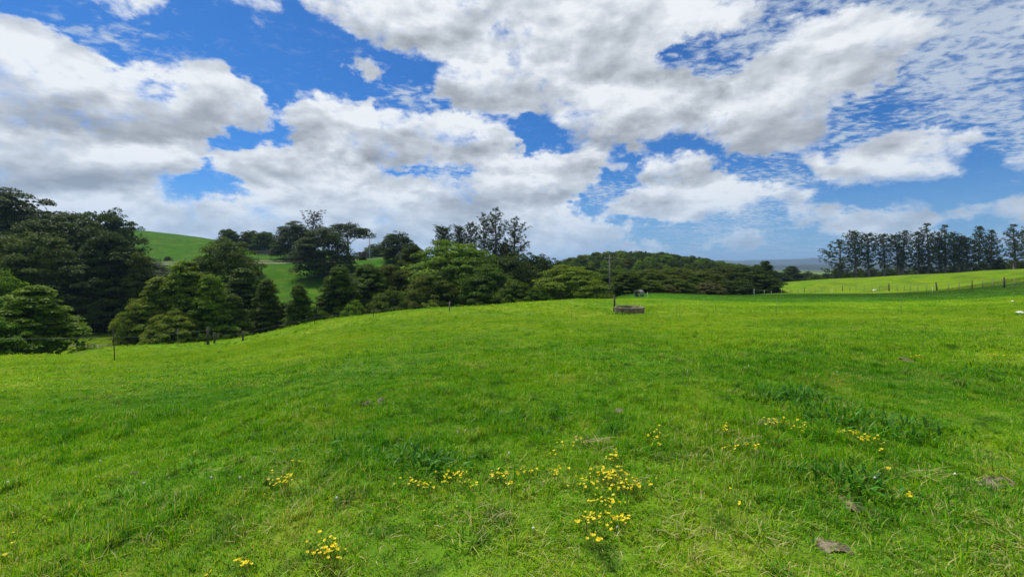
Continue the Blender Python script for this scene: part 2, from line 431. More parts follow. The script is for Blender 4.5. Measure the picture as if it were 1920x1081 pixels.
# ------------------------------------------------------------------ mesh helpers
def mesh_np(name, verts, faces, mat=None, attrs=None, smooth=False):
    """faces: list of int arrays (n,3) or (n,4)"""
    me = bpy.data.meshes.new(name)
    verts = np.asarray(verts, np.float32)
    if not isinstance(faces, list): faces = [faces]
    faces = [np.asarray(f, np.int32) for f in faces if len(f)]
    nl = sum(f.size for f in faces); nf = sum(len(f) for f in faces)
    me.vertices.add(len(verts)); me.vertices.foreach_set('co', verts.ravel())
    me.loops.add(nl); me.loops.foreach_set('vertex_index', np.concatenate([f.ravel() for f in faces]))
    me.polygons.add(nf)
    tot = np.concatenate([np.full(len(f), f.shape[1]) for f in faces]).astype(np.int32)
    st = np.concatenate([[0], np.cumsum(tot)[:-1]]).astype(np.int32)
    me.polygons.foreach_set('loop_start', st); me.polygons.foreach_set('loop_total', tot)
    if smooth: me.polygons.foreach_set('use_smooth', np.ones(nf, bool))
    for k, a in (attrs or {}).items():
        at = me.attributes.new(k, 'FLOAT', 'POINT'); at.data.foreach_set('value', np.asarray(a, np.float32))
    me.update(calc_edges=True)
    if mat: me.materials.append(mat)
    return me
def link(name, me, parent=None, loc=None, rz=0.0):
    o = bpy.data.objects.new(name, me); COL.objects.link(o)
    if parent is not None: o.parent = parent
    if loc is not None: o.location = loc
    o.rotation_euler[2] = rz
    return o
def tag(o, label=None, cat=None, group=None, kind=None):
    if label: o['label'] = label
    if cat: o['category'] = cat
    if group: o['group'] = group
    if kind: o['kind'] = kind
    return o
def empty(name, loc, rz=0.0):
    o = bpy.data.objects.new(name, None); COL.objects.link(o)
    o.location = loc; o.rotation_euler[2] = rz; o.empty_display_size = 0.2
    return o
class MB:
    def __init__(s): s.v = []; s.q = []; s.t = []; s.n = 0
    def add(s, v, q=None, t=None):
        v = np.asarray(v, float); s.v.append(v)
        if q is not None and len(q): s.q.append(np.asarray(q) + s.n)
        if t is not None and len(t): s.t.append(np.asarray(t) + s.n)
        s.n += len(v)
    def tube(s, pts, rad, k=6, cap=True):
        pts = np.asarray(pts, float); n = len(pts)
        rad = np.full(n, rad) if np.isscalar(rad) else np.asarray(rad, float)
        vs_ = []
        for i in range(n):
            d = pts[min(i + 1, n - 1)] - pts[max(i - 1, 0)]; d = d / (np.linalg.norm(d) + 1e-9)
            a = np.cross(d, (0, 0, 1.0)) if abs(d[2]) < .9 else np.cross(d, (1.0, 0, 0))
            a /= np.linalg.norm(a); b = np.cross(d, a)
            th = np.arange(k) / k * 2 * math.pi
            vs_.append(pts[i] + rad[i] * (np.cos(th)[:, None] * a + np.sin(th)[:, None] * b))
        q = []
        for i in range(n - 1):
            for j in range(k):
                q.append((i * k + j, i * k + (j + 1) % k, (i + 1) * k + (j + 1) % k, (i + 1) * k + j))
        V = np.concatenate(vs_)
        t = []
        if cap:
            V = np.vstack([V, pts[0], pts[-1]]); m = n * k
            for j in range(k):
                t.append((m, (j + 1) % k, j)); t.append((m + 1, (n - 1) * k + j, (n - 1) * k + (j + 1) % k))
        s.add(V, q, t)
    def box(s, c, sz, rz=0.0):
        c = np.asarray(c, float); h = np.asarray(sz, float) / 2
        v = np.array([[x, y, z] for x in (-1, 1) for y in (-1, 1) for z in (-1, 1)], float) * h
        ca, sa = math.cos(rz), math.sin(rz)
        v = np.stack([v[:, 0] * ca - v[:, 1] * sa, v[:, 0] * sa + v[:, 1] * ca, v[:, 2]], -1) + c
        s.add(v, [(0, 1, 3, 2), (4, 6, 7, 5), (0, 4, 5, 1), (2, 3, 7, 6), (0, 2, 6, 4), (1, 5, 7, 3)])
    def lathe(s, prof, k=24, c=(0, 0, 0), closed=False):
        prof = np.asarray(prof, float); n = len(prof)
        th = np.arange(k) / k * 2 * math.pi
        V = np.stack([np.outer(prof[:, 0], np.cos(th)), np.outer(prof[:, 0], np.sin(th)), np.repeat(prof[:, 1:2], k, 1)], -1).reshape(-1, 3) + np.asarray(c)
        q = []
        for i in range(n if closed else n - 1):
            i2 = (i + 1) % n
            for j in range(k):
                q.append((i * k + j, i * k + (j + 1) % k, i2 * k + (j + 1) % k, i2 * k + j))
        s.add(V, q)
    def mesh(s, name, mat, smooth=False, attrs=None):
        f = []
        if s.q: f.append(np.concatenate(s.q))
        if s.t: f.append(np.concatenate(s.t))
        return mesh_np(name, np.concatenate(s.v), f, mat, attrs, smooth)

# ------------------------------------------------------------------ materials
def new_mat(name):
    m = bpy.data.materials.new(name); m.use_nodes = True
    t = NT(m.node_tree); t.n.clear()
    out = t.n.new('ShaderNodeOutputMaterial')
    return m, t, out
def leafy(name, colf, transl=0.3, rough=0.55, spec=0.3):
    m, t, out = new_mat(name)
    c = colf(t)
    p = t.n.new('ShaderNodeBsdfPrincipled'); t.put(p.inputs['Base Color'], c)
    p.inputs['Roughness'].default_value = rough; p.inputs['Specular IOR Level'].default_value = spec
    tr = t.n.new('ShaderNodeBsdfTranslucent')
    t.put(tr.inputs[0], t.vmath('MULTIPLY', c, (1.25, 1.15, 0.6)))
    mx = t.n.new('ShaderNodeMixShader'); mx.inputs[0].default_value = transl
    t.l.new(p.outputs[0], mx.inputs[1]); t.l.new(tr.outputs[0], mx.inputs[2]); t.l.new(mx.outputs[0], out.inputs[0])
    return m
def plain(name, col, rough=0.7, var=0.3, scale=8.0, col2=None, bump=0.0, metal=0.0):
    m, t, out = new_mat(name)
    tc = t.n.new('ShaderNodeTexCoord'); f, _ = t.noise(tc.outputs['Object'], scale, 5, .6)
    c2 = col2 or tuple(x * (1 - var) for x in col)
    c = t.mix(t.mapr(f, .35, .65), col, c2)
    p = t.n.new('ShaderNodeBsdfPrincipled'); t.put(p.inputs['Base Color'], c)
    p.inputs['Roughness'].default_value = rough; p.inputs['Metallic'].default_value = metal
    if bump:
        b = t.n.new('ShaderNodeBump'); b.inputs['Strength'].default_value = bump; t.put(b.inputs['Height'], f); t.l.new(b.outputs[0], p.inputs['Normal'])
    t.l.new(p.outputs[0], out.inputs[0])
    return m

G_DEEP, G_MID, G_YEL, G_DRY = (0.040, 0.225, 0.003), (0.165, 0.410, 0.004), (0.350, 0.510, 0.012), (0.55, 0.48, 0.20)
def pasture_colour(t, rnd=None):
    """colour of the sward by place: deep green lush spots, yellower grazed ones, greener strip beyond the wire"""
    g = t.n.new('ShaderNodeNewGeometry'); pos = g.outputs['Position']
    X, Y, Z = t.sep(pos)
    flat = t.comb(X, Y, 0.0)
    n1, _ = t.noise(flat, 0.22, 4, .55)
    n2, _ = t.noise(flat, 1.3, 4, .6)
    n3, _ = t.noise(flat, 0.05, 2, .5)
    k = t.math('ADD', t.math('MULTIPLY', n1, 0.55), t.math('ADD', t.math('MULTIPLY', n2, 0.30), t.math('MULTIPLY', n3, 0.15)))
    dist = t.vmath('LENGTH', flat)
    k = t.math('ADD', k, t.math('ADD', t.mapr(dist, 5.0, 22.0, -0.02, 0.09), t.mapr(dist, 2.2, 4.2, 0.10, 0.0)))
    if rnd is not None: k = t.math('ADD', k, t.math('MULTIPLY', t.math('SUBTRACT', rnd, 0.5), 0.34))
    ramp = t.n.new('ShaderNodeValToRGB'); cr = ramp.color_ramp
    cr.elements[0].position = 0.36; cr.elements[0].color = (*G_DEEP, 1)
    cr.elements[1].position = 0.66; cr.elements[1].color = (*G_YEL, 1)
    e = cr.elements.new(0.5); e.color = (*G_MID, 1)
    t.l.new(k, ramp.inputs[0]); c = ramp.outputs[0]
    m1, _ = t.noise(flat, 0.75, 4, .6)
    m2, _ = t.noise(flat, 3.2, 3, .6)
    c = t.mix(t.math('MULTIPLY', t.mapr(m1, .52, .68), 0.45), c, (0.27, 0.43, 0.012))
    c = t.mix(t.math('MULTIPLY', t.mapr(m2, .56, .70), 0.50), c, (0.40, 0.48, 0.05))
    c = t.mix(t.math('MULTIPLY', t.mapr(m2, .46, .34), 0.70), c, (0.035, 0.16, 0.006))
    # strip of longer, greener grass between the electric wire and the paddock fence
    s1 = t.mapr(t.math('ADD', t.math('ADD', Y, t.math('DIVIDE', X, 3.0)), t.math('MULTIPLY', n1, 2.0)), 49.6, 50.6)
    s2 = t.mapr(t.math('SUBTRACT', Y, t.math('SUBTRACT', 112.0, t.math('MULTIPLY', X, 0.8))), -2.0, 2.0, 1.0, 0.0)
    s1 = t.math('MULTIPLY', t.math('MULTIPLY', s1, s2), t.mapr(X, -2.0, 6.0))
    c = t.mix(t.math('MULTIPLY', s1, 0.8), c, (0.060, 0.270, 0.008))
    # cloud shade on the hill paddocks over the gully, painted in as deeper green
    hill_shade = t.math('MULTIPLY', t.mapr(Y, 60.0, 80.0), t.mapr(X, 25.0, -5.0))
    c = t.mix(t.math('MULTIPLY', hill_shade, 0.9), c, t.mix(n2, (0.018, 0.135, 0.003), (0.060, 0.235, 0.006)))
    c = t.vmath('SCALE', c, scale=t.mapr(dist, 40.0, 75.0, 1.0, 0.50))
    return c, pos, n2

def grass_col(t):
    rnd = t.attr('rnd'); tt = t.attr('tt')
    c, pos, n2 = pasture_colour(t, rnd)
    X, Y, Z = t.sep(pos)
    # dry bottoms and stray dry blades, more of them in worn places
    nd, _ = t.noise(t.comb(X, Y, 0.0), 0.9, 3, .6)
    near = t.mapr(Y, 2.0, 4.2, 0.22, 0.0)
    thr = t.math('SUBTRACT', 0.965, t.math('ADD', t.mapr(nd, 0.48, 0.72, 0.0, 0.26), near))
    dry = t.math('GREATER_THAN', t.math('FRACT', t.math('MULTIPLY', rnd, 7.31)), thr)
    c = t.mix(t.math('MULTIPLY', dry, t.mapr(n2, .3, .7, .35, .95)), c, G_DRY)
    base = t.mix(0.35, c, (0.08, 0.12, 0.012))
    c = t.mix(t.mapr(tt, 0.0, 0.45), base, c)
    return c
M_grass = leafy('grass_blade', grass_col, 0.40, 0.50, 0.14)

def mat_ground():
    m, t, out = new_mat('pasture')
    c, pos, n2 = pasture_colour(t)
    X, Y, Z = t.sep(pos); flat = t.comb(X, Y, 0.0)
    dist = t.vmath('LENGTH', flat)
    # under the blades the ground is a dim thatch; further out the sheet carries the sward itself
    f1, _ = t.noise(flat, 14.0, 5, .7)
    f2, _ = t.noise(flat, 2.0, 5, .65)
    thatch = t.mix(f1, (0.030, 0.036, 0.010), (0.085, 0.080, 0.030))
    f3, _ = t.noise(flat, 0.55, 5, .65)
    c = t.mix(t.math('MULTIPLY', t.mapr(f2, .48, .75), 0.25), c, (0.17, 0.17, 0.04))
    c = t.mix(t.math('MULTIPLY', t.mapr(f2, .50, .30), 0.45), c, (0.02, 0.075, 0.006))
    c = t.mix(t.math('MULTIPLY', t.mapr(f3, .52, .68), 0.45), c, (0.13, 0.18, 0.025))
    c = t.mix(t.math('MULTIPLY', t.mapr(f3, .46, .34), 0.40), c, (0.03, 0.10, 0.008))
    st, _ = t.noise(t.comb(t.math('MULTIPLY', X, 0.05), t.math('MULTIPLY', Y, 0.05), t.math('MULTIPLY', Z, 1.3)), 1.6, 3, .5)
    c = t.mix(t.math('MULTIPLY', t.mapr(st, .47, .38), t.mapr(dist, 45.0, 80.0, 0.0, 0.38)), c, (0.05, 0.075, 0.012))
    f4, _ = t.noise(flat, 0.16, 4, .6)
    c = t.mix(t.math('MULTIPLY', t.mapr(f4, .50, .64), t.mapr(dist, 45.0, 80.0, 0.0, 0.40)), c, (0.11, 0.17, 0.012))
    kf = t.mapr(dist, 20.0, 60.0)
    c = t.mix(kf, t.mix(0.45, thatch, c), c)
    # clay banks along the hill track, worn dirt by the gully crossing
    far = t.mapr(dist, 400.0, 1500.0)
    p1, _ = t.noise(flat, 0.0022, 4, .55)
    patch = t.mix(t.mapr(p1, .47, .55), (0.035, 0.06, 0.02), (0.14, 0.19, 0.05))
    c = t.mix(far, c, patch)
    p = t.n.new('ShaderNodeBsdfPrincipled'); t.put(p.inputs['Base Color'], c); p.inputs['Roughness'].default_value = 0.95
    p.inputs['Specular IOR Level'].default_value = 0.03
    b = t.n.new('ShaderNodeBump'); b.inputs['Strength'].default_value = 0.8; b.inputs['Distance'].default_value = 0.12
    hb, _ = t.noise(flat, 3.0, 6, .7)
    t.put(b.inputs['Height'], hb); t.l.new(b.outputs[0], p.inputs['Normal'])
    t.l.new(p.outputs[0], out.inputs[0])
    return m

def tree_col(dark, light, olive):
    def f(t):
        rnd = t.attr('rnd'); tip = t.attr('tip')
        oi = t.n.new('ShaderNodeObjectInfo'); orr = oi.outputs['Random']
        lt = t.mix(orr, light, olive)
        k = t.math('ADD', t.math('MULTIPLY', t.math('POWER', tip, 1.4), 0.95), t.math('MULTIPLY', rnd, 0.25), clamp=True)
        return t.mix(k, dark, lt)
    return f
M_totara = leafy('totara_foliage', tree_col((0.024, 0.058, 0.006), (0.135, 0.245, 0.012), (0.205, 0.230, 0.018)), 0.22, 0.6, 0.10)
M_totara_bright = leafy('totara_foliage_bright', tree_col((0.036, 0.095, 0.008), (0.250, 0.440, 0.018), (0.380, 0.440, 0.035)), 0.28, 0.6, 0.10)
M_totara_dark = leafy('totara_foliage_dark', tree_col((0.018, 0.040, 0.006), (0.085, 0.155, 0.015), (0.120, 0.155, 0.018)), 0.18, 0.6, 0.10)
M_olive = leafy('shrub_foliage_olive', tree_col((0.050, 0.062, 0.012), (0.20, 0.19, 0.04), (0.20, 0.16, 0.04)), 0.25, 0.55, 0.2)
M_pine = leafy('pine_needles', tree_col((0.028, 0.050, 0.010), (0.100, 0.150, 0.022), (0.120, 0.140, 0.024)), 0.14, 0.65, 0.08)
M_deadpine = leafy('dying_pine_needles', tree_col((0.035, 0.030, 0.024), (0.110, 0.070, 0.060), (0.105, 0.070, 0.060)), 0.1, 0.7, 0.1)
M_bark = plain('bark', (0.16, 0.13, 0.10), 0.9, 0.5, 6.0, bump=0.4)
M_palebark = plain('weathered_bark', (0.22, 0.18, 0.16), 0.9, 0.5, 5.0, bump=0.4)
M_concrete = plain('weathered_concrete', (0.30, 0.235, 0.15), 0.9, 0.4, 5.0, (0.13, 0.095, 0.06), bump=0.3)
M_greyconc = plain('lichen_grey_concrete', (0.27, 0.26, 0.24), 0.9, 0.4, 7.0, (0.12, 0.115, 0.10), bump=0.3)
M_post = plain('dark_timber', (0.075, 0.062, 0.050), 0.9, 0.4, 12.0, bump=0.3)
M_greypost = plain('grey_timber', (0.22, 0.20, 0.17), 0.9, 0.4, 12.0, bump=0.3)
M_rail = plain('grey_rail_timber', (0.17, 0.15, 0.14), 0.9, 0.3, 9.0)
M_wire = plain('galvanised_wire', (0.16, 0.16, 0.15), 0.7, 0.1, 5.0)
M_white = plain('white_plastic', (0.78, 0.78, 0.75), 0.5, 0.1, 5.0)
M_polec = plain('pale_concrete_pole', (0.55, 0.54, 0.50), 0.85, 0.2, 5.0)
M_water = plain('still_water', (0.012, 0.016, 0.010), 0.08, 0.2, 4.0)
M_soil = plain('bare_dry_soil', (0.25, 0.20, 0.13), 0.95, 0.4, 26.0, (0.07, 0.052, 0.03), bump=0.8)
M_dung = plain('dried_dung', (0.17, 0.135, 0.08), 0.95, 0.4, 30.0, (0.06, 0.048, 0.03), bump=0.8)
M_clay = plain('clay_track', (0.24, 0.21, 0.14), 0.95, 0.3, 1.5, (0.12, 0.13, 0.05))
M_petal = leafy('buttercup_petal', lambda t: t.mix(t.attr('rnd'), (0.90, 0.72, 0.010), (0.95, 0.84, 0.03)), 0.35, 0.4, 0.4)
M_stem = leafy('flower_stem', lambda t: t.mix(t.attr('rnd'), (0.13, 0.28, 0.015), (0.30, 0.30, 0.06)), 0.3, .7, .1)
M_straw = leafy('straw', lambda t: t.mix(t.attr('rnd'), (0.55, 0.46, 0.21), (0.34, 0.26, 0.12)), 0.2)
M_weed = leafy('weed_leaf', lambda t: t.mix(t.attr('rnd'), (0.016, 0.095, 0.003), (0.085, 0.27, 0.008)), 0.30, 0.5, 0.25)
M_clover = plain('clover_flower', (0.75, 0.72, 0.66), 0.8, 0.2, 20.0)

# ------------------------------------------------------------------ ground sheet
def build_ground():
    rr = np.concatenate([np.linspace(0.15, 8, 120), np.geomspace(8.08, 60, 230), np.geomspace(60.8, 450, 220), np.geomspace(470, 16000, 60)])
    a_f = np.linspace(-62, 62, 560); a_b = np.linspace(62, 298, 90)[1:-1]
    az = np.radians(np.concatenate([a_f, a_b])); na, nr = len(az), len(rr)
    X = np.outer(rr, np.sin(az)); Y = np.outer(rr, np.cos(az))
    Z = height(X, Y)
    V = np.stack([X, Y, Z], -1).reshape(-1, 3)
    i, j = np.meshgrid(np.arange(nr - 1), np.arange(na), indexing='ij')
    j2 = (j + 1) % na
    q = np.stack([i * na + j, (i + 1) * na + j, (i + 1) * na + j2, i * na + j2], -1).reshape(-1, 4)
    c = len(V); V = np.vstack([V, [[0, 0, hz(0.01, 0.01)]]])
    tr = np.stack([np.full(na, c), np.arange(na), (np.arange(na) + 1) % na], -1)
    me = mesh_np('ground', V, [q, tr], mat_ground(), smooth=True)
    tag(link('ground', me), 'green grazed pasture rolling down into a wooded gully', 'ground', kind='structure')
build_ground()

# distant ranges
def mat_hills():
    m, t, out = new_mat('far_bush')
    g = t.n.new('ShaderNodeNewGeometry')
    f, _ = t.noise(g.outputs['Position'], 0.004, 5, .6)
    f2, _ = t.noise(g.outputs['Position'], 0.0011, 3, .5)
    c = t.mix(t.mapr(f, .35, .65), (0.010, 0.020, 0.010), (0.028, 0.045, 0.018))
    c = t.mix(t.mapr(f2, .58, .66), c, (0.10, 0.13, 0.04))
    p = t.n.new('ShaderNodeBsdfPrincipled'); t.put(p.inputs['Base Color'], c); p.inputs['Roughness'].default_value = 0.9
    t.l.new(p.outputs[0], out.inputs[0])
    return m
M_hills = mat_hills()
def ridge(name, prof, r0, width, label, seed):
    """a range of hills at distance r0: prof = (photo x, photo y) of its skyline"""
    px = np.array([p[0] for p in prof], float); py = np.array([p[1] for p in prof], float)
    A = np.arctan((px - 960) / FPX)
    az = np.linspace(A[0], A[-1], 420); rr = np.linspace(r0 - width, r0 + width, 46)
    crest = EYE + (HOR - np.interp(az, A, py)) / FPX * r0 * np.cos(az)
    az2, r2 = np.meshgrid(az, rr)
    X = r2 * np.sin(az2); Y = r2 * np.cos(az2)
    s = 1 - np.abs(r2 - r0) / width; s = s * s * (3 - 2 * s)
    base = FAR_Z - 10
    n = fbm(X / 260, Y / 260, seed, 5) - .5
    Z = base + (crest[None, :] - base) * s + n * 75 * s * (1 - s) * 2 + n * 14 * s
    V = np.stack([X, Y, Z], -1).reshape(-1, 3); na = len(az)
    i, j = np.meshgrid(np.arange(len(rr) - 1), np.arange(na - 1), indexing='ij')
    q = np.stack([i * na + j, i * na + j + 1, (i + 1) * na + j + 1, (i + 1) * na + j], -1).reshape(-1, 4)
    tag(link(name, mesh_np(name, V, q, M_hills, smooth=True)), label, 'hills', kind='structure')
ridge('hills', [(1250, 497), (1300, 494), (1335, 489), (1358, 487.5), (1380, 488.5), (1400, 487.5), (1435, 487), (1465, 486), (1500, 485), (1512, 484), (1524, 483), (1540, 484.5), (1560, 485.5), (1600, 484), (1660, 487), (1760, 484), (1850, 488), (1960, 486), (2200, 489), (2500, 492)], 5200, 1500, 'long low blue range of hills on the right horizon', 21)
ridge('mountain', [(960, 497), (1040, 491), (1075, 485), (1092, 479.5), (1101, 478), (1115, 480.5), (1140, 486), (1180, 491), (1260, 497)], 8200, 1500, 'small blue mountain peak showing beside the wooded hill', 33)
ridge('hills', [(1180, 503), (1300, 499), (1380, 496), (1460, 499), (1520, 495), (1600, 497), (1700, 494), (1900, 497), (2200, 500)], 2300, 500, 'nearer low green and dark rise in front of the blue range', 43)

# ------------------------------------------------------------------ haze
def build_haze():
    m, t, out = new_mat('haze')
    v = t.n.new('ShaderNodeVolumePrincipled')
    v.inputs['Color'].default_value = (0.42, 0.66, 1.0, 1)
    v.inputs['Density'].default_value = 0.00016
    v.inputs['Anisotropy'].default_value = 0.2
    t.l.new(v.outputs[0], out.inputs['Volume'])
    mb = MB(); mb.box((0, 0, 65), (34000, 34000, 230))
    tag(link('haze', mb.mesh('haze', m)), 'thin bluish air between the paddock and the far hills', 'haze', kind='stuff')
build_haze()
#---PART2---
# ------------------------------------------------------------------ tree builders
def cards(C, N, L, W, rng, droop=0.0):
    """pointed leaf-spray faces at C, facing N"""
    n = len(C)
    N = N / (np.linalg.norm(N, axis=1, keepdims=True) + 1e-9)
    r = rng.normal(size=(n, 3)); a = r - (r * N).sum(1, keepdims=True) * N
    a /= np.linalg.norm(a, axis=1, keepdims=True) + 1e-9
    b = np.cross(N, a)
    L = np.broadcast_to(L, n)[:, None]; W = np.broadcast_to(W, n)[:, None]
    V = np.stack([C - a * L * .5, C - a * L * .1 + b * W * .5, C + a * L * .5 - N * L * droop, C - a * L * .1 - b * W * .5], 1)
    q = np.arange(n * 4).reshape(n, 4)
    return V.reshape(-1, 3), q

def limb(mb, p0, p1, r0, r1, rng, n=5, wob=0.06):
    p0 = np.asarray(p0, float); p1 = np.asarray(p1, float)
    L = np.linalg.norm(p1 - p0)
    t = np.linspace(0, 1, n)[:, None]
    P = p0 * (1 - t) + p1 * t + rng.normal(size=(n, 3)) * wob * L * np.sin(t * math.pi)
    P[:, 2] += np.sin(t[:, 0] * math.pi) * L * 0.04
    mb.tube(P, np.linspace(r0, r1, n), 5, cap=False)

def totara_mesh(seed, W=11.0, H=11.0, shape='dome', npads=210, per=110, gap=0.0, low=0.03, leaf=0.27):
    """layered evergreen: flat-topped pads of foliage carried on lobes, trunk and limbs inside"""
    rng = np.random.default_rng(seed)
    lobes = []
    nl = {'dome': 30, 'cone': 22, 'bush': 20, 'umbrella': 15, 'column': 26}[shape]
    for i in range(nl):
        a = i * 2.4 + rng.uniform(-.5, .5); f = (i + .5) / nl
        if shape == 'dome':
            zc = H * (0.07 + 0.78 * f ** 0.95); rad = W * .5 * (0.70 * math.sqrt(max(0.02, 1 - f ** 2.4))); lr = W * rng.uniform(.15, .23)
        elif shape == 'cone':
            zc = H * (0.06 + 0.86 * f); rad = W * .5 * 0.66 * (1 - f) ** 0.8; lr = W * (.25 - .17 * f) * rng.uniform(.85, 1.15)
        elif shape == 'column':
            zc = H * (0.07 + 0.80 * f); rad = W * .5 * 0.58 * (1 - f ** 3); lr = W * rng.uniform(.20, .28) * (1 - .3 * f)
        elif shape == 'umbrella':
            zc = H * (0.55 + 0.33 * f + .1 * rng.uniform()); rad = W * .5 * 0.78 * math.sqrt(max(.02, 1 - f ** 2)); lr = W * rng.uniform(.13, .19)
        else:
            zc = H * (0.06 + 0.70 * f); rad = W * .5 * 0.62 * math.sqrt(max(.02, 1 - f ** 2)); lr = W * rng.uniform(.20, .28)
        rad *= rng.uniform(.75, 1.2)
        lobes.append((rad * math.cos(a), rad * math.sin(a), zc, lr, lr * rng.uniform(.7, 1.0) * min(1.25, H / W)))
    VV, QQ, tip, rn = [], [], [], []
    pads = []
    k = 0
    while len(pads) < npads and k < npads * 14:
        k += 1
        lx, ly, lz, lr, lh = lobes[rng.integers(nl)]
        d = rng.normal(size=3); d /= np.linalg.norm(d)
        if d[2] < -0.45: continue
        p = np.array([lx + d[0] * lr, ly + d[1] * lr, lz + d[2] * lh])
        ins = 0
        for (qx, qy, qz, qr, qh) in lobes:
            if ((p[0] - qx) / qr) ** 2 + ((p[1] - qy) / qr) ** 2 + ((p[2] - qz) / qh) ** 2 < 0.62: ins += 1
        if ins > (0 if rng.random() < .85 else 2): continue
        if p[2] < H * low or p[2] > H: continue
        if rng.random() < gap: continue
        p[2] = p[2] * .8 + .2 * round(p[2] / 0.85) * 0.85      # tiers
        pads.append((p, d))
    off = 0
    # inner twigs and leaves that close the crown
    if shape != 'umbrella' or gap > .11:
        for (lx, ly, lz, lr, lh) in lobes:
            m = 90
            q = rng.normal(size=(m, 3)); q /= np.linalg.norm(q, axis=1, keepdims=True); q *= rng.uniform(.3, .85, size=(m, 1))
            C = np.array([lx, ly, lz]) + q * np.array([lr, lr, lh]); C = C[C[:, 2] > .1]
            m = len(C)
            v, f = cards(C, rng.normal(size=(m, 3)), leaf * 2.3, leaf * 1.3, rng)
            QQ.append(f + off); VV.append(v); off += len(v)
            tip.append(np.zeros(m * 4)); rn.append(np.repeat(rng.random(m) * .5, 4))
    for p, d in pads:
        pr = rng.uniform(.55, 1.15) * W / 11.0; ph = pr * rng.uniform(.20, .40)
        m = int(per * rng.uniform(.7, 1.3))
        q = rng.normal(size=(m, 3)); q /= np.linalg.norm(q, axis=1, keepdims=True); q *= rng.uniform(.35, 1, size=(m, 1)) ** .4
        q[:, 2] = np.abs(q[:, 2]) * np.where(rng.random(m) < .75, 1, -.8)
        out = np.array([d[0], d[1], 0.0])
        C = p + q * np.array([pr, pr, ph])
        rr = np.hypot(q[:, 0], q[:, 1])
        C[:, 2] -= 0.22 * pr * rr ** 2
        C += rng.normal(size=(m, 3)) * 0.05
        N = np.array([0, 0, .85]) + 0.35 * out + 0.5 * np.stack([q[:, 0], q[:, 1], 0 * rr], -1) + rng.normal(size=(m, 3)) * 0.48
        v, f = cards(C, N, leaf * rng.uniform(.7, 1.35, m), leaf * .42 * rng.uniform(.7, 1.3, m), rng, 0.15)
        QQ.append(f + off); VV.append(v); off += len(v)
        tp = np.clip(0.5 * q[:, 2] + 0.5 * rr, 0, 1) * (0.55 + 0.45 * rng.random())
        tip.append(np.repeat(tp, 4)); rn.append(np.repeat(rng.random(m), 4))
    V = np.concatenate(VV)
    crown = (V, np.concatenate(QQ), np.concatenate(tip), np.concatenate(rn))
    mb = MB()
    th = H * (.80 if shape in ('cone', 'column') else .62)
    r0 = 0.026 * H + .06
    lean = rng.normal(size=2) * 0.02 * H
    P = np.array([[0, 0, -0.6], [lean[0] * .2, lean[1] * .2, th * .3], [lean[0] * .6, -lean[1] * .2, th * .65], [lean[0], lean[1], th]])
    mb.tube(P, [r0 * 1.3, r0, r0 * .7, r0 * .3], 8)
    for (lx, ly, lz, lr, lh) in lobes:
        zz = min(th * .9, max(H * .12, lz - 0.35 * math.hypot(lx, ly) - .15 * H)); f = zz / th
        b = np.array([lean[0] * f, lean[1] * f, zz])
        limb(mb, b, (lx, ly, lz), r0 * (.45 - .25 * f), .04, rng)
        for _ in range(3):
            d = rng.normal(size=3); d /= np.linalg.norm(d)
            limb(mb, (lx * .8, ly * .8, lz - .1 * lh), (lx + d[0] * lr * .8, ly + d[1] * lr * .8, lz + abs(d[2]) * lh * .6), .05, .02, rng, 3)
    return crown, mb

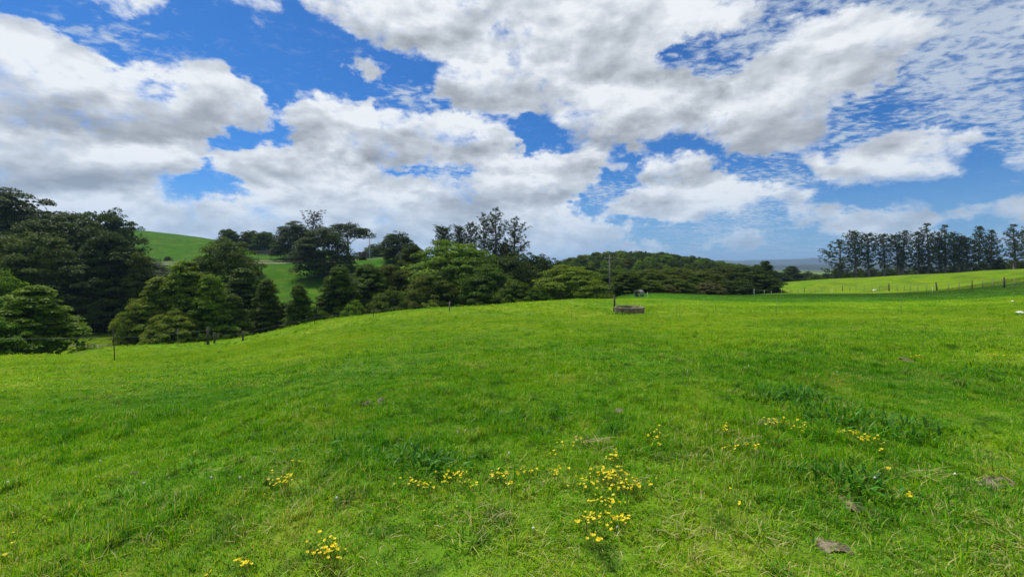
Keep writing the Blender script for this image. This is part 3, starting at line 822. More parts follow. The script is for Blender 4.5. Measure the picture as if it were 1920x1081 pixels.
def pine_mesh(seed, H=15.0, W=6.5, bare=0.25, nbr=70, lean=0.0, top=0.6, twin=False, sparse=0.0, tuft=26, onesided=0.0, upcurve=0.16):
    rng = np.random.default_rng(seed)
    mb = MB(); VV, QQ, tip, rn = [], [], [], []
    off = 0
    stems = [(0.0, 0.0, H, 1.0)]
    if twin: stems = [(-.7, 0.2, H, .8), (.8, -.1, H * .93, .75)]
    for sx, sy, h, sc in stems:
        n = 9; t = np.linspace(0, 1, n)
        bend = rng.normal(size=2) * .25
        P = np.stack([sx * np.minimum(1, t * 3) + lean * t * h + bend[0] * np.sin(t * 4), sy * np.minimum(1, t * 3) + bend[1] * np.sin(t * 3), -0.5 + t * (h + .4)], -1)
        r0 = 0.016 * h + .05
        mb.tube(P, r0 * (1.25 - 1.1 * t) + .02, 7)
        nb = int(nbr * sc * 1.25)
        for i in range(nb):
            f = bare * .5 + (1 - bare * .5) * (i + rng.random()) / nb
            f = min(f, .985)
            c = np.array([np.interp(f, t, P[:, k]) for k in range(3)])
            a = i * 2.4 + rng.uniform(-.6, .6)
            prof = (np.interp(f, [0, .25, .5, .8, 1], [.5, .95, 1.0, .62, .12]) if top < .7 else np.interp(f, [0, .4, .7, .9, 1], [.4, .7, 1.0, .8, .35]))
            L = W * .5 * sc * prof * rng.uniform(.6, 1.15)
            if onesided: L *= 1 + onesided * math.cos(a)
            dead = f < bare or rng.random() < sparse
            el = rng.uniform(-.15, .25) + .35 * f
            dirv = np.array([math.cos(a) * math.cos(el), math.sin(a) * math.cos(el), math.sin(el)])
            m = 5; s = np.linspace(0, 1, m)[:, None]
            B = c + dirv * L * s + np.array([0, 0, 1]) * (L * upcurve * s ** 2) - np.array([0, 0, 1]) * (L * .12 * np.sin(s * 3.14))
            mb.tube(B, np.linspace(.05, .015, m) * (1 if not dead else .7), 4, cap=False)
            if dead and rng.random() < .8: continue
            nt = max(4, int(L * 4.2))
            for j in range(nt):
                u = .14 + .88 * (j + rng.random()) / nt
                q = np.array([np.interp(min(u, 1), s[:, 0], B[:, k]) for k in range(3)]) + rng.normal(size=3) * np.array([.30, .30, .08]) * (0.5 + L * .2)
                mm = int(tuft * .55)
                dd = rng.normal(size=(mm, 3)) + np.array([dirv[0] * 1.2, dirv[1] * 1.2, 0.55])
                dd /= np.linalg.norm(dd, axis=1, keepdims=True)
                l = rng.uniform(.25, .50, mm)
                C = q + dd * l[:, None] * .35 + rng.normal(size=(mm, 3)) * np.array([.14, .14, .06])
                side = np.cross(dd, rng.normal(size=(mm, 3))); side /= np.linalg.norm(side, axis=1, keepdims=True) + 1e-9
                w = .06
                v = np.stack([C - dd * l[:, None] * .5, C + side * w, C + dd * l[:, None] * .5, C - side * w], 1).reshape(-1, 3)
                VV.append(v); QQ.append(np.arange(mm * 4).reshape(mm, 4) + off); off += mm * 4
                tip.append(np.repeat(np.clip(dd[:, 2] * .6 + rng.normal(size=mm) * .15, 0, 1), 4)); rn.append(np.repeat(rng.random(mm), 4))
    return (np.concatenate(VV), np.concatenate(QQ), np.concatenate(tip), np.concatenate(rn)), mb

def airy_mesh(seed, W=6.0, H=5.0):
    """small spreading paddock tree with a clear stem"""
    return totara_mesh(seed, W, H, 'bush', 120, 40, 0.2, .30, .26)

PROTO = {}
def reg(kind, builder, W, H, fmat, bmat):
    crown, mb = builder
    V, Q, tip, rn = crown
    cm = mesh_np(kind + '_crown', V, Q, fmat, {'tip': tip, 'rnd': rn})
    tm = mb.mesh(kind + '_trunk', bmat, smooth=True)
    PROTO[kind] = (cm, tm, W, float(V[:, 2].max()))
def variants(kind, mats):
    cm, tm, W, H = PROTO[kind]
    for suf, m in mats.items():
        c2 = cm.copy(); c2.materials.clear(); c2.materials.append(m)
        PROTO[kind + suf] = (c2, tm, W, H)
reg('dome_a', totara_mesh(1, 12, 11, 'dome', 380), 12, 11, M_totara, M_bark)
reg('dome_b', totara_mesh(2, 12, 12, 'dome', 380), 12, 12, M_totara, M_bark)
reg('dome_c', totara_mesh(3, 11, 10, 'dome', 350), 11, 10, M_totara, M_bark)
reg('cone_a', totara_mesh(4, 7, 11, 'cone', 270, 90, leaf=.27), 7, 11, M_totara, M_bark)
reg('cone_b', totara_mesh(5, 8, 10, 'cone', 270, 90, leaf=.27), 8, 10, M_totara, M_bark)
reg('column_a', totara_mesh(6, 9, 12, 'column', 330), 9, 12, M_totara, M_bark)
reg('bush_a', totara_mesh(7, 9, 7, 'bush', 230, 100), 9, 7, M_totara, M_bark)
reg('bush_b', totara_mesh(8, 8, 6, 'bush', 200, 100), 8, 6, M_totara, M_bark)
reg('umbrella_a', totara_mesh(9, 12, 12, 'umbrella', 150, 100, .12, .35), 12, 12, M_totara_dark, M_bark)
reg('airy_a', airy_mesh(10), 6, 5, M_totara, M_bark)
reg('airy_b', airy_mesh(11, 7, 5), 7, 5, M_totara, M_bark)
for k in ('dome_a', 'dome_b', 'dome_c', 'cone_a', 'cone_b', 'column_a', 'bush_a', 'bush_b'):
    variants(k, {'+': M_totara_bright, '-': M_totara_dark, 'o': M_olive})
reg('pine_a', pine_mesh(21, 15, 7.0, .22, 62, top=.5), 7, 15, M_pine, M_palebark)
reg('pine_b', pine_mesh(22, 15, 6.0, .30, 60, top=.8), 6, 15, M_pine, M_palebark)
reg('pine_c', pine_mesh(23, 15, 6.5, .30, 60, top=.8, twin=True), 6.5, 15, M_pine, M_palebark)
reg('pine_d', pine_mesh(24, 16, 6.0, .34, 54, top=.5, sparse=.2), 6, 16, M_pine, M_palebark)
reg('pine_e', pine_mesh(25, 14, 8.0, .10, 56, top=.5, sparse=.12, onesided=-.35), 8, 14, M_pine, M_palebark)
reg('pine_open', pine_mesh(31, 19, 10.0, .15, 70, top=.5, sparse=.12, upcurve=.22, tuft=22), 8, 19, M_pine, M_palebark)
reg('pine_bushy', pine_mesh(27, 16, 7.5, .05, 110, top=.8, upcurve=.2), 7.5, 16, M_pine, M_palebark)
reg('pine_dead', pine_mesh(28, 13, 6.5, .35, 46, top=.8, sparse=.45, upcurve=.8, tuft=26), 6.5, 13, M_deadpine, M_palebark)

trng = np.random.default_rng(77)
def tree(kind, name, px, d, ytop, wpx, label, cat='tree', group=None, base=None, rz=None, sink=0.15):
    """a tree whose crown top stands at photo (px, ytop) when it grows d metres out"""
    cm, tm, W, H = PROTO[kind]
    X = (px - 960) / FPX * d
    z = (hz(X, d) if base is None else EYE - (base - HOR) / FPX * d) - sink
    top = EYE - (ytop - HOR) / FPX * d
    sz = max(0.15, (top - z) / H); sw = wpx / FPX * d / W
    e = empty(name, (X, d, z), trng.uniform(0, 6.28) if rz is None else rz)
    e.scale = (sw, sw, sz)
    tag(e, label, cat, group)
    link('crown', cm, e); link('trunk', tm, e)
    return e

# ---- left bank of the gully
T = [
 ('dome_b-', 'totara_tree', 8, 78, 347, 190, 'tall dark tree rising highest at the far left edge'),
 ('dome_a-', 'totara_tree', -60, 74, 380, 190, 'dark tree cut off by the left edge behind the pale green one'),
 ('dome_a-', 'totara_tree', 118, 66, 392, 215, 'huge dark layered tree in the middle of the left wood'),
 ('dome_c-', 'totara_tree', 200, 82, 385, 120, 'dark round-topped tree standing just above the left wood beside the hill pasture'),
 ('dome_b', 'totara_tree', 50, 58, 432, 170, 'broad dark green tree behind the yellowish bushy tree at left'),
 ('column_a-', 'totara_tree', 205, 62, 432, 130, 'dark tree at the right shoulder of the left wood above the dark gap'),
 ('cone_b', 'totara_tree', 262, 62, 472, 84, 'small pointed tree at the right end of the left wood below the hill pasture'),
 ('dome_c-', 'totara_tree', 150, 60, 470, 150, 'dark lower tree over the deep shade in the left wood'),
 ('cone_b+', 'totara_tree', 62, 33, 533, 172, 'yellowish green bushy tree nearest the left edge beyond the wire'),
 ('bush_a+', 'totara_tree', -12, 40, 503, 130, 'pale green tree half out of the left edge of the picture'),
 ('bush_b+', 'totara_tree', -20, 30, 590, 120, 'low yellow green growth at the foot of the left edge'),
 ('cone_b+', 'totara_tree', 350, 47, 487, 140, 'bright green pointed tree with yellow tips, tallest of the group behind the two dark posts'),
 ('cone_a+', 'totara_tree', 298, 46, 516, 104, 'bright green pointed tree on the left shoulder of the tallest yellow-tipped one'),
 ('bush_a+', 'totara_tree', 262, 45, 556, 84, 'low bright green tree spreading left at the foot of the yellow-tipped group'),
 ('cone_b+', 'totara_tree', 396, 46, 512, 104, 'bright green pointed tree right above the single short post'),
 ('bush_b+', 'totara_tree', 322, 43, 580, 90, 'low yellowish skirt tree in front of the yellow-tipped group'),
 ('cone_a', 'totara_tree', 436, 48, 548, 80, 'smaller darker green tree at the right end of the yellow-tipped group'),
 ('dome_b', 'totara_tree', 428, 64, 443, 140, 'tall dark pyramid shaped tree in front of the hill pasture'),
 ('cone_a', 'totara_tree', 455, 56, 500, 120, 'dark green tree on the right flank of the tall pyramid one'),
 ('cone_a', 'totara_tree', 500, 52, 520, 76, 'narrow dark spired tree right of the tall pyramid one'),
 ('cone_a', 'totara_tree', 561, 50, 530, 76, 'small dark spiky fir-like tree against the lower hill pasture'),
 ('cone_b', 'totara_tree', 530, 54, 566, 60, 'low dark tree filling the dip left of the spiky one'),
 ('bush_b', 'totara_tree', 595, 50, 572, 60, 'low dark tree filling the dip right of the spiky one'),
 ('cone_b', 'totara_tree', 634, 55, 498, 110, 'green cone shaped tree just right of the lower hill pasture'),
 ('column_a', 'totara_tree', 690, 60, 492, 100, 'dark green tree right of the cone shaped one below the pale power pole'),
 ('bush_b+', 'totara_tree', 662, 50, 560, 60, 'small brighter tree at the gully rim under the cone shaped one'),
 ('dome_c', 'totara_tree', 742, 64, 484, 110, 'rounded dark green tree between the pole and the big olive crown'),
 ('column_a-', 'totara_tree', 772, 76, 456, 84, 'dark tree crest just left of the big olive crown'),
 ('bush_a', 'totara_tree', 728, 52, 540, 90, 'lower shadowy tree on the gully rim left of the big olive crown'),
 ('dome_a+', 'totara_tree', 850, 62, 446, 190, 'big olive green crown standing out of the middle of the tree belt'),
 ('dome_c', 'totara_tree', 812, 55, 505, 110, 'olive tree low in front of the big olive crown'),
 ('bush_b+', 'totara_tree', 808, 46, 561, 44, 'little round bright shrub at the rim just left of the lone fence post'),
 ('dome_a', 'totara_tree', 912, 56, 492, 130, 'dark olive tree under the tall open pines'),
 ('dome_c-', 'totara_tree', 950, 66, 468, 120, 'dark tree at the foot of the tall open pines'),
 ('dome_b-', 'totara_tree', 1000, 74, 471, 110, 'dark tree right of the tall open pines'),
 ('bush_a', 'totara_tree', 966, 52, 520, 90, 'mid green tree on the rim between the pines and the bright dome'),
 ('dome_b', 'totara_tree', 1045, 82, 482, 90, 'dark tree crest left of the far blue peak'),
 ('dome_a+', 'totara_tree', 1066, 56, 494, 140, 'bright green domed tree left of the near power pole'),
 ('bush_b', 'totara_tree', 1008, 50, 532, 52, 'small rounded tree tucked at the left foot of the bright dome'),
 ('bush_b', 'totara_tree', 1118, 58, 527, 56, 'small tree behind the foot of the near power pole'),
 ('dome_c', 'totara_tree', 1150, 74, 497, 100, 'dark green tree directly behind the near power pole'),
 ('column_a', 'totara_tree', 1176, 66, 507, 76, 'layered green tree above the trough post'),
 ('dome_a', 'totara_tree', 1215, 72, 502, 100, 'olive green tree above the concrete pipe'),
 ('bush_a', 'totara_tree', 1206, 66, 522, 80, 'low layered tree right behind the concrete pipe'),
 ('dome_b', 'totara_tree', 1262, 76, 500, 100, 'green tree right of the pipe under the wooded hill'),
 ('bush_a', 'totara_tree', 1266, 68, 520, 80, 'low green tree right of the pipe at the paddock edge'),
 ('dome_c', 'totara_tree', 1312, 78, 502, 94, 'layered green tree left of the russet shrub'),
 ('cone_b', 'totara_tree', 1300, 72, 515, 60, 'darker low tree left of the russet shrub'),
 ('bush_bo', 'shrub', 1330, 68, 527, 52, 'russet olive shrub at the paddock edge in front of the dark trees'),
 ('bush_bo', 'shrub', 1252, 66, 533, 40, 'small olive shrub at the paddock edge right of the pipe'),
 ('dome_a-', 'totara_tree', 1356, 86, 496, 90, 'dark tree behind the russet shrub'),
 ('dome_b-', 'totara_tree', 1398, 84, 496, 84, 'dark green tree near the right end of the tree belt'),
 ('cone_b-', 'totara_tree', 1436, 92, 488, 54, 'dark peaked tree crowning the right end of the tree belt'),
 ('dome_c-', 'totara_tree', 1420, 82, 505, 84, 'very dark spreading tree at the right end of the tree belt'),
 ('bush_a-', 'totara_tree', 1376, 78, 524, 70, 'dark low tree in the shade right of the russet shrub'),
 ('cone_b-', 'totara_tree', 1484, 165, 498, 56, 'small dark pointed tree at the far paddock edge left of the pines'),
 ('bush_b-', 'totara_tree', 1458, 160, 507, 44, 'low dark tree in the corner between belt and far paddock'),
]
# ---- hill pasture trees
T += [
 ('dome_a-', 'totara_tree', 552, 128, 413, 76, 'dark dome of a tree beside the grey stock pens on the hill'),
 ('dome_b-', 'totara_tree', 608, 104, 424, 108, 'massive dark round tree standing on the hill pasture'),
 ('umbrella_a', 'totara_tree', 652, 140, 416, 88, 'flat-topped dark tree with bare stems behind the massive round one'),
 ('dome_c-', 'totara_tree', 745, 112, 432, 66, 'lone dark round tree on the skyline right of the pale power pole'),
 ('bush_b', 'totara_tree', 775, 118, 458, 46, 'low dark tree right of the lone round one'),
 ('airy_a', 'small_tree', 430, 152, 428, 40, 'small airy tree alone above the pyramid tree on the hill crest'),
 ('airy_b', 'small_tree', 470, 158, 431, 44, 'small spreading tree left of the pair on the hill crest'),
 ('airy_a', 'small_tree', 496, 150, 433, 50, 'small spreading tree over the stock pens on the hill crest'),
 ('bush_b-', 'hedge', 520, 165, 452, 30, 'low dark bush between the pens and the dark dome on the hill'),
 ('bush_a', 'hedge', 706, 165, 456, 50, 'low rounded hedge on the skyline behind the pale power pole'),
 ('bush_b', 'hedge', 728, 168, 460, 40, 'lower end of the hedge left of the lone round tree'),
 ('bush_b-', 'shrub', 314, 128, 480, 12, 'tiny bush on the bank at the left of the hill track'),
]
for k, nme, px, d, yt, w, lab in T:
    cat = {'totara_tree': 'tree', 'small_tree': 'tree', 'shrub': 'shrub', 'hedge': 'hedge'}[nme]
    tree(k, nme, px, d, yt, w, lab, cat)
tree('pine_dead', 'pine_tree', 588, 135, 392, 46, 'dying purple-brown pine poking above the dark trees on the hill', rz=1.0)
for k, px, d, yt, w, lab in (
 ('pine_bushy', 832, 98, 420, 50, 'dense dark pine over the big olive crown'),
 ('pine_bushy', 862, 102, 419, 34, 'narrow pine right of the dense one over the big olive crown'),
 ('pine_b', 884, 96, 414, 34, 'leftmost of the tall open group of pines'),
 ('pine_open', 907, 94, 397, 50, 'second pine in the tall open group with a bare lower stem'),
 ('pine_open', 930, 92, 386, 62, 'tallest pine of the open group with see-through branches'),
 ('pine_open', 965, 94, 404, 62, 'rightmost pine of the open group leaning outward over the belt'),
 ('pine_bushy', 946, 98, 452, 44, 'short pine at the foot of the open group')):
    tree(k, 'pine_tree', px, d, yt, w, lab)
# ---- right-hand pine row
PR = [('pine_e', 1575, 150, 447, 52, 'leftmost pine of the right row with branches swept left'),
 ('pine_b', 1601, 148, 430, 40, 'second pine of the right row with a forked ragged top'),
 ('pine_b', 1629, 147, 435, 36, 'third pine of the right row with a pale patch of stem'),
 ('pine_b', 1658, 146, 436, 32, 'fourth pine of the right row with a flat bushy head'),
 ('pine_c', 1688, 144, 430, 44, 'twin-topped pine of the right row with pale lower stems'),
 ('pine_a', 1722, 143, 432, 36, 'ragged pine just left of the tallest of the right row'),
 ('pine_d', 1739, 141, 417, 38, 'tallest pine in the middle of the right row'),
 ('pine_d', 1772, 139, 420, 34, 'pine with a bare hooked top right of the tallest'),
 ('pine_b', 1758, 140, 442, 34, 'lower bushy pine right of the tallest of the right row'),
 ('pine_c', 1794, 137, 433, 40, 'dark bushy pine in the right row before the gap'),
 ('pine_b', 1812, 136, 442, 34, 'lower dark pine leaning on the bushy one before the gap'),
 ('pine_a', 1836, 134, 422, 42, 'broad pine standing right of the gap in the right row'),
 ('pine_a', 1859, 132, 429, 34, 'narrow reddish pine right of the broad one'),
 ('pine_d', 1901, 124, 419, 38, 'pine standing apart near the right edge'),
 ('pine_d', 1930, 120, 417, 40, 'pine cut by the right edge of the picture')]
for k, px, d, yt, w, lab in PR:
    tree(k, 'pine_tree', px, d, yt, w * trng.uniform(.92, 1.18), lab, group='pines in the row on the right skyline')
# dark shrubs under and beside the pines: alike and hardly apart
for i in range(26):
    px = 1500 + i * 17.5 + trng.uniform(-6, 6)
    d = np.interp(px, [1500, 1700, 1960], [172, 152, 124]) + trng.uniform(-3, 6)
    yb = np.interp(px, [1480, 1570, 1700, 1800, 1920, 1960], [524, 520, 517, 512, 505, 503])
    h = trng.uniform(9, 20) if px < 1860 else trng.uniform(16, 28)
    tree(['bush_a-', 'bush_b-', 'bush_a', 'cone_b-'][i % 4], 'shrub', px, d, yb - h, trng.uniform(22, 36), 'dark undergrowth bush at the foot of the pine row', 'shrub', 'undergrowth bushes along the pine row', sink=.3)
# fill of the belt behind its front trees
for i in range(26):
    px = 668 + i * 31 + trng.uniform(-8, 8)
    if px > 1440: break
    d = trng.uniform(78, 100)
    yt = np.interp(px, [560, 640, 740, 850, 1000, 1090, 1200, 1330, 1440], [560, 512, 492, 470, 486, 497, 506, 503, 500]) + trng.uniform(-3, 9)
    tree(['dome_a-', 'dome_b', 'column_a-', 'dome_c', 'cone_a-'][i % 5], 'totara_tree', px, d, yt, trng.uniform(70, 100), 'evergreen tree standing within the depth of the middle tree belt', 'tree', 'trees inside the middle belt')
for i in range(14):
    px = -60 + i * 26; d = trng.uniform(84, 100)
    tree(['dome_a-', 'dome_b-', 'column_a-'][i % 3], 'totara_tree', px, d, np.interp(px, [-60, 100, 180, 300], [395, 410, 425, 520]) + trng.uniform(0, 12), trng.uniform(90, 130), 'dark evergreen tree deep in the left wood', 'tree', 'trees deep in the left wood')
# ---- wooded hill: trees in tiers up the slope
n = 0
for row in range(11):
    d = 125 + row * 14
    for i in range(24):
        px = 1070 + i * 15 + (row % 2) * 7 + trng.uniform(-5, 5)
        if px > 1345 + (180 - d) * .6 + 60: continue
        X = (px - 960) / FPX * d
        hh = trng.uniform(6.0, 8.5)
        z = hz(X, d)
        yt = HOR - (z + hh - EYE) / FPX * 0 - (z + hh - EYE) * FPX / d
        lim = np.interp(px, [1050, 1090, 1130, 1180, 1240, 1290, 1330, 1400], [492, 480, 474, 472.5, 475, 481, 488.5, 499])
        yt = max(yt, lim + trng.choice([trng.uniform(-1.5, 1.5), trng.uniform(-4.5, 0)]))
        if yt > HOR - (z + 3.5 - EYE) * FPX / d: yt = HOR - (z + 3.5 - EYE) * FPX / d
        tree(['dome_a', 'dome_b', 'dome_c+', 'column_a', 'bush_a+', 'cone_b'][(i * 5 + row * 2) % 6], 'totara_tree', px, d, yt, trng.uniform(14, 40) * 170 / d, 'evergreen tree in the canopy of the wooded hill', 'tree', 'trees covering the wooded hill')
        n += 1
#---PART3---
# ------------------------------------------------------------------ small things of the place
def at_ground(px, py): return ground_at(px, py)
def slope(X, Y, e=0.15):
    return (height(X + e, Y) - height(X - e, Y)) / (2 * e), (height(X, Y + e) - height(X, Y - e)) / (2 * e)

# bare soil and dung: irregular low mounds lying in the sward
BARE = []
def patch(name, px, py, wpx, dep, label, cat, mat, hgt=0.03, seed=0, loc=None):
    x, y, z = ground_at(px, py)
    w = wpx / FPX * y / 2
    rng = np.random.default_rng(seed + int(px))
    BARE.append((x, y, w, dep / 2))
    k, rings = 36, 9
    th = np.arange(k) / k * 2 * math.pi
    edge = .9 + .28 * np.sin(th * 2 + rng.uniform(0, 6)) + .14 * np.sin(th * 3 + rng.uniform(0, 6)) + .10 * np.sin(th * 7 + rng.uniform(0, 6)) + rng.normal(size=k) * .05
    V = [[0, 0, 0]]; 
    for r in range(1, rings + 1):
        f = r / rings
        for i in range(k):
            V.append([math.cos(th[i]) * edge[i] * w * f, math.sin(th[i]) * edge[i] * dep / 2 * f, 0])
    V = np.array(V, float)
    rr = np.hypot(V[:, 0] / w, V[:, 1] / (dep / 2))
    hh = height(V[:, 0] + x, V[:, 1] + y) - z
    lump = (fbm(V[:, 0] * 22 + px, V[:, 1] * 22, 3, 3) - .35) * 1.3
    V[:, 2] = hh + hgt * .55 * np.clip(1.0 - rr ** 2, -.8, 1) * (0.5 + 1.6 * lump) + .002
    t = [(0, 1 + i, 1 + (i + 1) % k) for i in range(k)]
    q = [(1 + (r - 1) * k + i, 1 + r * k + i, 1 + r * k + (i + 1) % k, 1 + (r - 1) * k + (i + 1) % k) for r in range(1, rings) for i in range(k)]
    o = link(name, mesh_np(name, V, [np.array(q), np.array(t)], mat, smooth=True), loc=(x, y, z))
    tag(o, label, cat)
    return o
patch('bare_soil', 1592, 948, 62, .26, 'biggest patch of bare soil in a hollow of the long grass at right', 'bare soil', M_soil, .035)
patch('bare_soil', 1560, 1026, 56, .20, 'pale dry earth patch lowest in the picture right of centre', 'bare soil', M_soil, .035)
patch('bare_soil', 1868, 905, 66, .22, 'scraped earth patch near the right edge', 'bare soil', M_soil, .03)
patch('bare_soil', 1796, 916, 26, .10, 'small dark soil gap left of the scraped patch at the right edge', 'bare soil', M_dung, .03)
patch('dung_pat', 686, 757, 22, .22, 'grey dried dung pat in the left middle of the paddock', 'dung pat', M_dung, .05)
patch('dung_pat', 714, 751, 18, .22, 'thin smear of dung right beside the grey dried pat', 'dung pat', M_dung, .04)
patch('dung_pat', 1703, 677, 28, .5, 'dark flat dung pat far out on the right with yellow flowers behind it', 'dung pat', M_dung, .06)
patch('dung_pat', 1046, 787, 20, .12, 'small dung pat right of the centre weed tufts', 'dung pat', M_dung, .04)
patch('dung_pat', 1163, 771, 16, .20, 'narrow grey dung pat beside the thin seed stalk', 'dung pat', M_dung, .05)
patch('dung_pat', 487, 795, 18, .14, 'little crusty dung pat left of centre above the flower clump', 'dung pat', M_dung, .05)
patch('dung_pat', 252, 890, 22, .12, 'dark crumbled dung pat in the lower left grass', 'dung pat', M_dung, .05)
patch('dung_pat', 1005, 694, 9, .2, 'small dark dung lump in the middle distance', 'dung pat', M_dung, .09)
patch('dung_pat', 860, 812, 12, .12, 'small brown dung lump above the lush weed tuft', 'dung pat', M_dung, .05)
patch('bare_soil', 170, 648, 110, 2.2, 'worn muddy strip of the gully crossing at left', 'bare soil', M_dung, .05)

# ---- buttercups
def petal_mesh(seed):
    rng = np.random.default_rng(seed); mb = MB(); rn = []
    for i in range(5):
        a = i * 2 * math.pi / 5 + rng.uniform(-.12, .12); R0 = .0125 * rng.uniform(.9, 1.1)
        ca, sa = math.cos(a), math.sin(a)
        prof = [(0, 0, 0), (.45, .30, .12), (.85, .42, .38), (1.0, 0, .50), (.85, -.42, .38), (.45, -.30, .12), (.6, 0, .12)]
        v = [[(p[0] * ca - p[1] * sa) * R0, (p[0] * sa + p[1] * ca) * R0, p[2] * R0] for p in prof]
        mb.add(v, [(0, 1, 6, 5)], [(1, 2, 6), (2, 3, 6), (3, 4, 6), (4, 5, 6)]); rn += [rng.random()] * 7
    mb.lathe([(.0001, .0045), (.0028, .004), (.0034, .0015), (.0001, .0002)], 7); rn += [0.0] * 28
    return mb.mesh('buttercup_head', M_petal, attrs={'rnd': rn})
HEADS = [petal_mesh(i) for i in range(4)]
def buttercup(px, py, n, sx, sy, label, hmin=.07, hmax=.15, seed=0):
    rng = np.random.default_rng(int(px * 7 + py) + seed)
    x, y, z = ground_at(px, py + 8)
    e = tag(empty('buttercup_plant', (x, y, z)), label, 'buttercup', 'yellow buttercup plants flowering in the grass')
    mb = MB(); rn = []
    for i in range(n):
        g = rng.normal(size=2) * .6 if n > 1 else np.zeros(2)
        qx, qy = px + np.clip(g[0], -1.4, 1.4) * sx, py + np.clip(g[1], -1.4, 1.4) * sy
        # land point a little nearer than where the head shows, the head standing above it
        h = rng.uniform(hmin, hmax)
        gx_, gy_, gz_ = ground_at(qx, qy)
        f = 1 - h / (EYE - gz_)
        hx, hy = gx_ * f, gy_ * f
        fz = hz(hx, hy) + h
        p1 = np.array([hx - x, hy - y, fz - z])
        p0 = np.array([(hx - x) + rng.normal() * .03, (hy - y) + rng.normal() * .03, hz(hx, hy) - z - .01])
        if n > 3: p0[:2] += (np.zeros(2) - p0[:2]) * .35
        p0[2] = hz(x + p0[0], y + p0[1]) - z - .01
        c = (p0 + p1) / 2 + np.array([rng.normal() * .02, rng.normal() * .02, .02])
        k0 = mb.n; mb.tube([p0, c, p1], [.0016, .0013, .0011], 4, cap=False); rn += [rng.random()] * (mb.n - k0)
        fl = bpy.data.objects.new('flower', HEADS[rng.integers(4)]); COL.objects.link(fl); fl.parent = e
        fl.location = p1; s = rng.uniform(.52, 1.0); fl.scale = (s, s, s * rng.uniform(.7, 1.2))
        fl.rotation_euler = (rng.normal() * .35 + .15, rng.normal() * .35, rng.uniform(0, 6))
    # leaves at the foot
    m = 8 + 2 * n
    C = np.stack([rng.normal(size=m) * sx / FPX * y * .6, rng.normal(size=m) * .05, rng.uniform(.02, .09, m)], -1)
    v, q = cards(C, np.array([0, -.3, 1.0]) + rng.normal(size=(m, 3)) * .5, .028, .011, rng, .2)
    k0 = mb.n; mb.add(v, q); rn += [0.1] * (mb.n - k0)
    tag(link('stems', mb.mesh('buttercup_stems', M_stem, attrs={'rnd': rn}), e), kind='stuff')
